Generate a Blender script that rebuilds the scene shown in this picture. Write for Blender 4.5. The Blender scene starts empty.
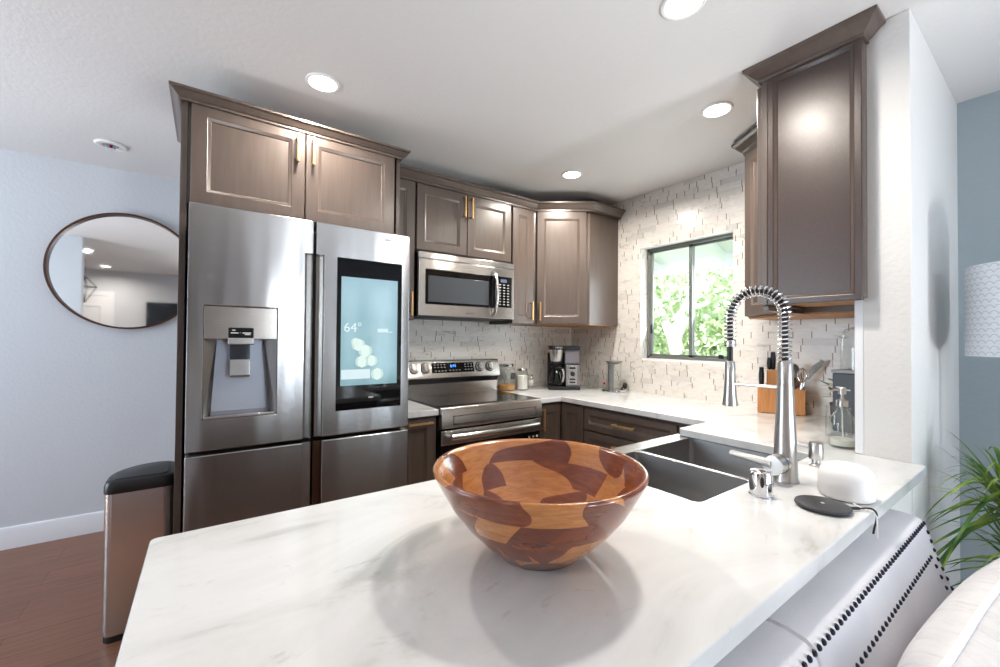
import bpy, bmesh, math, random
from mathutils import Vector, Matrix
C = bpy.context.scene.collection
S = bpy.context.scene
PI = math.pi
random.seed(7)

# ------------------------------------------------------------------ camera
YAW, PITCH, ROLL, FPX, CAMZ = 0.95058, 0.013864, 0.008116, 410.2, 1.3242
fw = Vector((math.cos(YAW) * math.cos(PITCH), math.sin(YAW) * math.cos(PITCH), math.sin(PITCH)))
rt = Vector((math.sin(YAW), -math.cos(YAW), 0))
up = rt.cross(fw)
rt2 = rt * math.cos(ROLL) + up * math.sin(ROLL)
up2 = -rt * math.sin(ROLL) + up * math.cos(ROLL)
cam_data = bpy.data.cameras.new('camera')
cam_data.sensor_width = 36.0
cam_data.lens = 36.0 * FPX / 1000.0
cam_data.clip_start = 0.03
cam = bpy.data.objects.new('camera', cam_data)
C.objects.link(cam)
M4 = Matrix((rt2, up2, -fw)).transposed().to_4x4()
M4.translation = (0, 0, CAMZ)
cam.matrix_world = M4
S.camera = cam

# ------------------------------------------------------------------ world, sun, daylight, exposure
S.view_settings.view_transform = 'Standard'
S.view_settings.look = 'None'
S.view_settings.gamma = 1.0
S.view_settings.use_curve_mapping = False
S.view_settings.exposure = 0.12
S.cycles.max_bounces = 8
S.cycles.diffuse_bounces = 6
S.cycles.glossy_bounces = 4
S.cycles.transmission_bounces = 8
S.cycles.transparent_max_bounces = 12
S.cycles.caustics_reflective = False
S.cycles.caustics_refractive = False
S.cycles.sample_clamp_indirect = 4.0
S.cycles.use_denoising = True
world = bpy.data.worlds.new('sky')
world.use_nodes = True
S.world = world
bg = world.node_tree.nodes['Background']
bg.inputs['Color'].default_value = (0.80, 0.90, 1.0, 1)
bg.inputs['Strength'].default_value = 4.0

sd = bpy.data.lights.new('sun', 'SUN')
sd.energy = 8.0
sd.angle = math.radians(2)
sd.color = (1.0, 0.95, 0.86)
so = bpy.data.objects.new('sun', sd)
C.objects.link(so)
so.rotation_euler = Vector((0.62, 0.05, -0.78)).to_track_quat('-Z', 'Y').to_euler()


def daylight(name, loc, direction, sx, sy, power, color):
    d = bpy.data.lights.new(name, 'AREA')
    d.shape = 'RECTANGLE'
    d.size, d.size_y = sx, sy
    d.energy = power
    d.color = color
    o = bpy.data.objects.new(name, d)
    C.objects.link(o)
    o.location = loc
    o.rotation_euler = Vector(direction).to_track_quat('-Z', 'Z').to_euler()
    return o


COOL = (0.70, 0.85, 1.0)
# daylight standing in the living room windows and the hall window behind and beside the camera
daylight('daylight_patio_door', (2.18, -2.10, 1.15), (0, 1, 0.1), 0.34, 1.9, 8, COOL)
daylight('daylight_sidelight', (1.69, -2.10, 1.15), (0, 1, 0.1), 0.14, 1.9, 2.5, COOL)
daylight('daylight_tall_window', (0.94, -2.10, 1.35), (0, 1, 0.1), 0.24, 1.5, 8, COOL)
daylight('daylight_hall_window', (-3.32, 2.6, 1.4), (1, 0, 0.2), 1.6, 1.5, 50, COOL)
daylight('daylight_kitchen_window', (2.985, 1.65, 1.62), (-1, 0, 0.5), 0.66, 0.82, 9, (0.9, 0.97, 1.0))
# added fill lamps aimed up from the windows to brighten the ceilings
for nm, loc, dr_, sx_, pw in (('patio_ceiling_fill', (2.18, -2.05, 0.35), (-0.35, 1.0, 0.75), 0.34, 9), ('window_ceiling_fill', (0.94, -2.05, 0.75), (-0.1, 1.0, 0.7), 0.24, 6),
                              ('hall_ceiling_fill', (-3.3, 2.6, 0.8), (1.0, -0.1, 0.7), 1.6, 10)):
    o_ = daylight(nm, loc, dr_, sx_, 0.4, pw, (0.92, 0.96, 1.0))
    o_.data.spread = math.radians(75)



# ------------------------------------------------------------------ material helpers
def srgb(r, g, b):
    def f(c):
        c /= 255.0
        return c / 12.92 if c <= 0.04045 else ((c + 0.055) / 1.055) ** 2.4
    return (f(r), f(g), f(b), 1.0)


class NT:
    def __init__(self, name):
        self.m = bpy.data.materials.new(name)
        self.m.use_nodes = True
        self.t = self.m.node_tree
        self.n = self.t.nodes
        self.b = self.n['Principled BSDF']
        self.out = self.n['Material Output']

    def add(self, typ, **kw):
        nd = self.n.new(typ)
        for k, v in kw.items():
            setattr(nd, k, v)
        return nd

    def link(self, a, b):
        self.t.links.new(a, b)

    def put(self, sock, v):
        if hasattr(v, 'is_output'):
            self.link(v, sock)
        else:
            sock.default_value = v

    def math(self, op, a, b=0.0, c=None, clamp=False):
        nd = self.add('ShaderNodeMath', operation=op, use_clamp=clamp)
        self.put(nd.inputs[0], a)
        self.put(nd.inputs[1], b)
        if c is not None:
            self.put(nd.inputs[2], c)
        return nd.outputs[0]

    def mix(self, fac, a, b, mode='MIX'):
        nd = self.add('ShaderNodeMix', data_type='RGBA', blend_type=mode)
        self.put(nd.inputs[0], fac)
        self.put(nd.inputs[6], a)
        self.put(nd.inputs[7], b)
        return nd.outputs[2]

    def coords(self, kind='object'):
        if kind == 'world':
            return self.add('ShaderNodeNewGeometry').outputs['Position']
        return self.add('ShaderNodeTexCoord').outputs['Object' if kind == 'object' else 'Generated']

    def scaled(self, vec, s, rot=(0, 0, 0)):
        nd = self.add('ShaderNodeMapping')
        self.link(vec, nd.inputs[0])
        nd.inputs['Scale'].default_value = s
        nd.inputs['Rotation'].default_value = rot
        return nd.outputs[0]

    def noise(self, vec, scale, detail=3.0, rough=0.5, dist=0.0):
        nd = self.add('ShaderNodeTexNoise')
        self.link(vec, nd.inputs['Vector'])
        nd.inputs['Scale'].default_value = scale
        nd.inputs['Detail'].default_value = detail
        nd.inputs['Roughness'].default_value = rough
        nd.inputs['Distortion'].default_value = dist
        return nd.outputs['Fac']

    def ramp(self, fac, stops):
        nd = self.add('ShaderNodeValToRGB')
        self.link(fac, nd.inputs[0])
        el = nd.color_ramp.elements
        while len(el) < len(stops):
            el.new(0.5)
        for e, (p, c) in zip(el, stops):
            e.position = p
            e.color = c
        return nd.outputs['Color']

    def bump(self, h, strength, dist):
        nd = self.add('ShaderNodeBump')
        self.link(h, nd.inputs['Height'])
        nd.inputs['Strength'].default_value = strength
        nd.inputs['Distance'].default_value = dist
        self.link(nd.outputs[0], self.b.inputs['Normal'])
        return nd

    def set(self, **kw):
        for k, v in kw.items():
            self.put(self.b.inputs[k.replace('_', ' ')], v)
        return self


def plain(name, col, rough=0.5, metal=0.0, **kw):
    t = NT(name)
    t.set(Base_Color=col, Roughness=rough, Metallic=metal, **kw)
    # very slight procedural variation in the gloss
    n = t.noise(t.coords(), 18.0)
    t.set(Roughness=t.math('MULTIPLY_ADD', n, 0.06, max(rough - 0.03, 0.0)))
    return t.m


def paint(name, col, bump=0.3):
    t = NT(name)
    t.set(Base_Color=col, Roughness=0.6)
    p = t.coords('world')
    n = t.noise(p, 55.0, 3.0, 0.55)
    t.bump(n, bump, 0.006)
    return t.m


def m_wood_cabinet():
    t = NT('stained_maple')
    p = t.coords('world')
    g = t.noise(t.scaled(p, (14, 14, 1.2)), 3.0, 5.0, 0.6, 0.4)
    big = t.noise(p, 2.2, 2.0)
    col = t.ramp(g, [(0.25, srgb(80, 68, 61)), (0.75, srgb(94, 81, 73))])
    col = t.mix(t.math('MULTIPLY', big, 0.35), col, srgb(90, 77, 70))
    t.set(Base_Color=col, Roughness=t.math('MULTIPLY_ADD', g, 0.12, 0.30))
    t.set(Coat_Weight=0.25, Coat_Roughness=0.22)
    t.bump(g, 0.06, 0.002)
    return t.m


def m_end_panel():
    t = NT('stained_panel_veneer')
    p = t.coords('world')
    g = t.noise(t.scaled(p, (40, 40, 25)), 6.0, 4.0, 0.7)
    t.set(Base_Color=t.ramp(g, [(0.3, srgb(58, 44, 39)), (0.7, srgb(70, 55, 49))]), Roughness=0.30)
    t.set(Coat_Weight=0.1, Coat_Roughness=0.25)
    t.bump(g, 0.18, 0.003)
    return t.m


def m_natural_wood(name, a, b, sc=(3, 30, 30)):
    t = NT(name)
    g = t.noise(t.scaled(t.coords(), sc), 2.0, 5.0, 0.6, 0.8)
    t.set(Base_Color=t.ramp(g, [(0.3, a), (0.7, b)]), Roughness=0.45)
    return t.m


def m_steel(name, col=(0.60, 0.59, 0.575, 1), rough=0.24, wave=0.0, aniso=0.75, axis='Z'):
    t = NT(name)
    p = t.coords('world')
    st = t.noise(t.scaled(p, (3, 3, 260)), 3.0, 3.0, 0.6)
    t.set(Base_Color=col, Metallic=1.0, Roughness=t.math('MULTIPLY_ADD', st, 0.10, rough - 0.05))
    t.set(Anisotropic=aniso, Anisotropic_Rotation=0.25)
    tg = t.add('ShaderNodeTangent', direction_type='RADIAL', axis=axis)
    t.link(tg.outputs[0], t.b.inputs['Tangent'])
    if wave:
        w = t.noise(t.scaled(p, (4.2, 4.2, 0.7)), 1.6, 1.0)
        t.bump(w, wave, 0.02)
    return t.m


def m_tile():
    t = NT('marble_brick_mosaic')
    p = t.coords('world')
    sep = t.add('ShaderNodeSeparateXYZ')
    t.link(p, sep.inputs[0])
    u = t.math('ADD', sep.outputs[0], sep.outputs[1])
    H, L = 0.0395, 0.160
    v = t.math('DIVIDE', sep.outputs[2], H)
    row = t.math('FLOOR', v)
    fv = t.math('FRACT', v)

    def rnd(a, b=0.0):
        cb = t.add('ShaderNodeCombineXYZ')
        t.put(cb.inputs[0], a)
        t.put(cb.inputs[1], b)
        w = t.add('ShaderNodeTexWhiteNoise', noise_dimensions='2D')
        t.link(cb.outputs[0], w.inputs['Vector'])
        return w.outputs['Value']
    off = rnd(row, 3.7)
    uu = t.math('ADD', t.math('DIVIDE', u, L), t.math('MULTIPLY', off, 7.31))
    cell = t.math('FLOOR', uu)
    fu = t.math('FRACT', uu)
    h1 = rnd(cell, row)
    # some bricks are cut in two at a random place
    cut = t.math('MULTIPLY_ADD', rnd(t.math('ADD', cell, 91.3), row), 0.4, 0.3)
    has = t.math('GREATER_THAN', rnd(t.math('ADD', cell, 17.7), row), 0.75)
    side = t.math('MULTIPLY', t.math('GREATER_THAN', fu, cut), has)
    tile = rnd(t.math('ADD', cell, t.math('MULTIPLY', side, 0.5)), t.math('ADD', row, 0.25))
    # joint masks
    j1 = t.math('LESS_THAN', fu, 0.034)
    j2 = t.math('MULTIPLY', t.math('LESS_THAN', t.math('ABSOLUTE', t.math('SUBTRACT', fu, cut)), 0.017), has)
    jv0 = t.math('MAXIMUM', j1, j2)
    # the split-face relief covers some of the joints
    show = t.math('GREATER_THAN', rnd(t.math('ADD', cell, 5.1), t.math('ADD', row, side)), 0.25)
    jv = t.math('MULTIPLY', jv0, show)
    jh = t.math('LESS_THAN', fv, 0.05)
    # marble
    n = t.noise(t.scaled(p, (9, 9, 22), (0.5, 0.4, 0.6)), 1.6, 6.0, 0.62, 1.2)
    shift = t.math('MULTIPLY', t.math('SUBTRACT', tile, 0.5), 0.16)
    vein = t.ramp(t.math('ADD', n, shift), [(0.28, srgb(176, 172, 168)), (0.38, srgb(220, 216, 211)), (0.60, srgb(232, 229, 224)), (1.0, srgb(236, 234, 229))])
    col = t.mix(t.math('MULTIPLY', h1, 0.35), vein, srgb(222, 214, 203))
    grey = t.math('GREATER_THAN', tile, 0.94)
    col = t.mix(t.math('MULTIPLY', grey, 0.38), col, srgb(176, 172, 168))
    col = t.mix(t.math('MULTIPLY', jh, 0.14), col, srgb(176, 164, 148))
    col = t.mix(t.math('MULTIPLY', jv, 0.95), col, srgb(136, 112, 88))
    t.set(Base_Color=col, Roughness=0.28)
    hh = t.math('MULTIPLY', tile, t.math('SUBTRACT', 1.0, t.math('MAXIMUM', jv0, jh)))
    t.bump(t.math('MULTIPLY_ADD', n, 0.2, hh), 0.22, 0.003)
    return t.m


def m_marble():
    t = NT('white_marble_quartz')
    p = t.coords('world')
    q = t.scaled(p, (1.0, 2.4, 1.0), (0, 0, 0.75))
    a = t.noise(q, 2.3, 8.0, 0.62, 1.0)
    b = t.noise(q, 6.0, 6.0, 0.6, 2.0)
    c = t.noise(p, 0.9, 2.0)
    va = t.ramp(a, [(0.33, srgb(188, 190, 188)), (0.43, srgb(210, 211, 211)), (0.60, srgb(219, 220, 221)), (1.0, srgb(223, 224, 225))])
    vb = t.ramp(b, [(0.30, srgb(196, 196, 190)), (0.37, (1, 1, 1, 1))])
    col = t.mix(t.math('MULTIPLY', c, 0.6), va, vb, 'MULTIPLY')
    t.set(Base_Color=col, Roughness=0.10)
    return t.m


def m_floor():
    t = NT('walnut_plank_floor')
    p = t.coords('world')
    br = t.add('ShaderNodeTexBrick')
    t.link(t.scaled(p, (1, 1, 1)), br.inputs['Vector'])
    br.inputs['Color1'].default_value = srgb(138, 92, 70)
    br.inputs['Color2'].default_value = srgb(118, 78, 60)
    br.inputs['Mortar'].default_value = srgb(48, 33, 27)
    br.inputs['Scale'].default_value = 1.0
    br.inputs['Mortar Size'].default_value = 0.0018
    br.inputs['Brick Width'].default_value = 1.4
    br.inputs['Row Height'].default_value = 0.16
    g = t.noise(t.scaled(p, (2.0, 26, 1)), 2.4, 6.0, 0.6, 0.6)
    col = t.mix(0.45, br.outputs['Color'], t.ramp(g, [(0.3, srgb(100, 66, 50)), (0.7, srgb(156, 108, 82))]))
    t.set(Base_Color=col, Roughness=0.36)
    t.bump(g, 0.08, 0.003)
    return t.m


def m_bowl():
    t = NT('segmented_acacia')
    p = t.coords('object')
    sep = t.add('ShaderNodeSeparateXYZ')
    t.link(p, sep.inputs[0])
    ang = t.math('ARCTAN2', sep.outputs[1], sep.outputs[0])
    w0 = t.noise(p, 8.0, 2.0)
    zz = t.math('DIVIDE', t.math('ADD', sep.outputs[2], 0.010), 0.0445)
    row = t.math('FLOOR', zz)
    fz = t.math('FRACT', zz)

    def rnd(a, b):
        cb = t.add('ShaderNodeCombineXYZ')
        t.put(cb.inputs[0], a)
        t.put(cb.inputs[1], b)
        w = t.add('ShaderNodeTexWhiteNoise', noise_dimensions='2D')
        t.link(cb.outputs[0], w.inputs['Vector'])
        return w.outputs['Value']
    # each ring alternates heartwood and sapwood blocks of uneven width with slanted ends
    rr = rnd(row, 1.3)
    turn = t.math('ADD', t.math('MULTIPLY', ang, 10.0 / (2 * PI)), t.math('MULTIPLY', rr, 6.0))
    warp = t.math('MULTIPLY', t.math('SINE', t.math('MULTIPLY_ADD', ang, 3.0, t.math('MULTIPLY', rr, 9.0))), 0.38)
    slant = t.math('MULTIPLY', t.math('SUBTRACT', fz, 0.5), t.math('MULTIPLY', t.math('SINE', t.math('MULTIPLY_ADD', ang, 2.0, t.math('MULTIPLY', row, 2.2))), 0.55))
    aa = t.math('ADD', t.math('ADD', turn, warp), slant)
    cell = t.math('FLOOR', aa)
    fa = t.math('FRACT', aa)
    k = rnd(t.math('FLOORED_MODULO', cell, 10.0), t.math('ADD', row, 0.5))
    odd = t.math('FLOORED_MODULO', cell, 2.0)
    # rounded heartwood edges in part of the blocks
    cx = t.math('MULTIPLY', t.math('SUBTRACT', fa, 0.5), 1.8)
    cz = t.math('MULTIPLY', t.math('SUBTRACT', fz, t.math('GREATER_THAN', k, 0.5)), 0.98)
    r2 = t.math('ADD', t.math('MULTIPLY', cx, cx), t.math('MULTIPLY', cz, cz))
    inside = t.math('LESS_THAN', r2, 1.0)
    square = t.math('LESS_THAN', rnd(t.math('FLOORED_MODULO', cell, 10.0), t.math('ADD', row, 7.7)), 0.3)
    heart = t.math('MULTIPLY', t.math('MAXIMUM', inside, square), odd)
    extra = t.math('MULTIPLY', t.math('SUBTRACT', 1.0, odd), t.math('GREATER_THAN', k, 0.64))
    heart = t.math('MAXIMUM', heart, extra)
    grain = t.noise(t.scaled(p, (9, 9, 60)), 2.2, 6.0, 0.6, 1.2)
    wave = t.noise(t.scaled(p, (6, 6, 26)), 3.0, 3.0, 0.5, 1.5)
    dark = t.ramp(t.math('MULTIPLY_ADD', wave, 0.45, t.math('MULTIPLY', grain, 0.55)), [(0.30, srgb(80, 32, 14)), (0.52, srgb(118, 54, 22)), (0.75, srgb(144, 74, 32))])
    dark = t.mix(t.math('MULTIPLY', t.math('LESS_THAN', k, 0.35), 0.45), dark, srgb(88, 40, 26))
    pale = t.ramp(t.math('MULTIPLY_ADD', wave, 0.3, t.math('MULTIPLY', grain, 0.7)), [(0.3, srgb(154, 90, 42)), (0.7, srgb(194, 132, 74))])
    col = t.mix(heart, pale, dark)
    t.set(Base_Color=col, Roughness=0.25, Coat_Weight=0.5, Coat_Roughness=0.10)
    return t.m


def m_fabric(name, a, b, rough=0.9, scale=240.0, st=0.35):
    t = NT(name)
    p = t.coords()
    n = t.noise(p, scale, 2.0)
    big = t.noise(p, 5.0, 3.0)
    t.set(Base_Color=t.ramp(big, [(0.3, a), (0.7, b)]), Roughness=rough, Sheen_Weight=0.25)
    t.bump(n, st, 0.002)
    return t.m


def m_pillow():
    t = NT('gathered_white_cotton')
    p = t.coords()
    n = t.noise(t.scaled(p, (22, 3.0, 3.0), (0, 0.35, 0)), 1.0, 3.0, 0.5, 0.6)
    t.set(Base_Color=srgb(214, 212, 213), Roughness=0.9, Sheen_Weight=0.2)
    t.bump(n, 0.9, 0.03)
    return t.m


def m_glass(name, tint=(1, 1, 1, 1), fres=1.45):
    """thin clear glass: sees through with a Fresnel reflection"""
    t = NT(name)
    tr = t.add('ShaderNodeBsdfTransparent')
    tr.inputs[0].default_value = tint
    gl = t.add('ShaderNodeBsdfGlossy')
    gl.inputs['Roughness'].default_value = 0.02
    lw = t.add('ShaderNodeLayerWeight')
    lw.inputs['Blend'].default_value = 0.5
    fr_out = t.math('MULTIPLY_ADD', t.math('POWER', lw.outputs['Facing'], 4.0), 0.55, 0.035)
    mx = t.add('ShaderNodeMixShader')
    t.link(fr_out, mx.inputs[0])
    t.link(tr.outputs[0], mx.inputs[1])
    t.link(gl.outputs[0], mx.inputs[2])
    t.link(mx.outputs[0], t.out.inputs[0])
    return t.m


def m_emit(name, col, strength, rough=0.3):
    t = NT(name)
    t.set(Base_Color=(0.02, 0.02, 0.02, 1), Emission_Color=col, Emission_Strength=strength, Roughness=rough)
    return t.m


def m_screen():
    t = NT('fridge_screen_picture')
    g = t.coords('generated')
    sep = t.add('ShaderNodeSeparateXYZ')
    t.link(g, sep.inputs[0])
    n = t.noise(g, 2.6, 2.0)
    n2 = t.add('ShaderNodeTexVoronoi')
    t.link(g, n2.inputs['Vector'])
    n2.inputs['Scale'].default_value = 4.0
    base = t.ramp(t.math('MULTIPLY_ADD', n, 0.5, t.math('MULTIPLY', sep.outputs[2], 0.5)), [(0.2, srgb(112, 152, 158)), (0.5, srgb(138, 178, 188)), (0.8, srgb(164, 198, 212))])
    col = t.mix(t.math('MULTIPLY', n, 0.35), base, srgb(160, 205, 214))
    t.set(Base_Color=(0.02, 0.02, 0.02, 1), Emission_Color=col, Emission_Strength=0.9, Roughness=0.12)
    return t.m


def m_leaf(name, a, b):
    t = NT(name)
    n = t.noise(t.coords(), 7.0, 2.0)
    t.set(Base_Color=t.ramp(n, [(0.35, a), (0.65, b)]), Roughness=0.45)
    return t.m


def m_shade():
    t = NT('scalloped_white_shade')
    g = t.coords('object')
    sep = t.add('ShaderNodeSeparateXYZ')
    t.link(g, sep.inputs[0])
    ang = t.math('ARCTAN2', sep.outputs[1], sep.outputs[0])
    v = t.math('DIVIDE', sep.outputs[2], 0.021)
    row = t.math('FLOOR', v)
    odd = t.math('MULTIPLY', t.math('MODULO', row, 2.0), 0.5)
    u = t.math('FRACT', t.math('ADD', t.math('MULTIPLY', ang, 46 / (2 * PI)), odd))
    fv = t.math('FRACT', v)
    dx = t.math('MULTIPLY', t.math('SUBTRACT', u, 0.5), 1.25)
    r = t.math('SQRT', t.math('ADD', t.math('MULTIPLY', dx, dx), t.math('MULTIPLY', fv, fv)))
    cut = t.math('LESS_THAN', t.math('ABSOLUTE', t.math('SUBTRACT', r, 0.55)), 0.07)
    t.set(Base_Color=t.mix(t.math('MULTIPLY', cut, 0.5), srgb(226, 230, 236), srgb(150, 158, 170)), Roughness=0.7)
    t.set(Subsurface_Weight=0.0)
    t.bump(t.math('MULTIPLY', r, -1.0), 0.4, 0.004)
    return t.m


M = dict(
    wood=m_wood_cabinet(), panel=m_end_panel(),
    natural=m_natural_wood('natural_maple', srgb(150, 100, 56), srgb(186, 134, 82)),
    block=m_natural_wood('bamboo_block', srgb(176, 116, 66), srgb(204, 146, 92), (30, 30, 3)),
    brass=plain('brushed_brass', srgb(206, 164, 112), 0.32, 0.65),
    steel=m_steel('brushed_steel'), steel_door=m_steel('brushed_steel_door', (0.52, 0.51, 0.50, 1), rough=0.20, wave=0.25, aniso=0.97),
    steel_dark=m_steel('dark_steel', (0.30, 0.29, 0.285, 1), 0.3),
    steel_sink=m_steel('sink_steel', (0.36, 0.35, 0.345, 1), 0.34, 0, 0.3),
    nickel=m_steel('brushed_nickel', (0.60, 0.58, 0.56, 1), 0.30, 0, 0.3),
    chrome=plain('chrome', (0.86, 0.86, 0.87, 1), 0.06, 1.0),
    mirror=plain('mirror_silver', (0.93, 0.94, 0.94, 1), 0.03, 1.0),
    bronze=plain('dark_bronze', srgb(92, 66, 54), 0.35, 0.8),
    winframe=plain('grey_aluminium', srgb(116, 120, 116), 0.4, 0.3),
    black=plain('black_plastic', srgb(24, 24, 26), 0.35),
    gloss=plain('black_glass', srgb(12, 12, 14), 0.05),
    ovenglass=plain('oven_glass', srgb(16, 16, 18), 0.10),
    rubber=plain('black_rubber', srgb(20, 20, 20), 0.6),
    darkgrey=plain('dark_grey_plastic', srgb(52, 54, 58), 0.45),
    canister=plain('slate_plastic', srgb(70, 76, 84), 0.4),
    midgrey=plain('grey_plastic', srgb(150, 154, 162), 0.45),
    cavity=plain('dispenser_grey', srgb(170, 174, 184), 0.32, 0.5),
    white=plain('white_plastic', srgb(238, 236, 234), 0.45),
    print=plain('white_print', srgb(225, 225, 225), 0.5),
    badge=plain('badge_grey', srgb(96, 98, 102), 0.4),
    trim=plain('white_trim_paint', srgb(236, 236, 238), 0.4),
    wall=paint('warm_white_paint', srgb(222, 220, 217)),
    hall=paint('pale_grey_paint', srgb(212, 215, 219)),
    blue_wall=paint('blue_grey_wall', srgb(172, 184, 190)),  # cooler, darker tone than the other walls
    ceil=paint('ceiling_paint', srgb(222, 219, 217), 0.22),
    tile=m_tile(), marble=m_marble(), floor=m_floor(), bowl=m_bowl(),
    sofa=m_fabric('pale_grey_linen', srgb(214, 212, 217), srgb(224, 222, 226)), pillow=m_pillow(),
    pipe=m_fabric('white_cotton_piping', srgb(232, 230, 230), srgb(238, 236, 236), 0.85, 300, 0.2),
    nail=plain('dark_nailhead', srgb(48, 50, 62), 0.3, 0.9),
    pane=m_glass('window_pane'), glass=m_glass('clear_glass', (0.975, 0.985, 0.98, 1), 1.5),
    tint=m_glass('smoke_glass', (0.55, 0.55, 0.57, 1), 1.5),
    lens=m_emit('lit_lens', (1.0, 0.97, 0.92, 1), 7.0), screen=m_screen(),
    petal=m_emit('petal_pixels', srgb(212, 232, 224), 1.0), petal2=m_emit('petal_shade_pixels', srgb(188, 216, 208), 0.95), card=m_emit('card_pixels', srgb(214, 236, 240), 0.9),
    blue=m_emit('blue_digits', srgb(60, 150, 255), 3.0), lcd=m_emit('lcd', srgb(120, 140, 170), 0.7),
    cereal=m_natural_wood('cereal_flakes', srgb(160, 104, 48), srgb(208, 158, 94), (60, 60, 60)),
    flour=plain('white_flour', srgb(236, 232, 224), 0.9),
    soap=plain('clear_soap', srgb(218, 217, 208), 0.2),
    leaf=m_leaf('dracaena_leaf', srgb(56, 104, 34), srgb(150, 176, 66)),
    tree=m_leaf('tree_leaf', srgb(150, 178, 126), srgb(214, 224, 192)),
    hedge=m_leaf('hedge_leaf', srgb(140, 168, 120), srgb(204, 216, 180)),
    bark=plain('pale_bark', srgb(214, 206, 202), 0.9),
    trunk=plain('brown_cane', srgb(120, 96, 66), 0.8),
    soil=plain('dark_soil', srgb(52, 40, 32), 0.95),
    pot=plain('grey_ceramic', srgb(150, 152, 156), 0.4),
    lawn=m_leaf('lawn', srgb(120, 136, 88), srgb(160, 168, 118)),
    stucco=paint('pale_stucco', srgb(226, 226, 222)), cover=plain('white_painted_wood', srgb(236, 240, 242), 0.6),
    shade=m_shade(), red=plain('red_bulb', srgb(150, 20, 24), 0.2),
)


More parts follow.
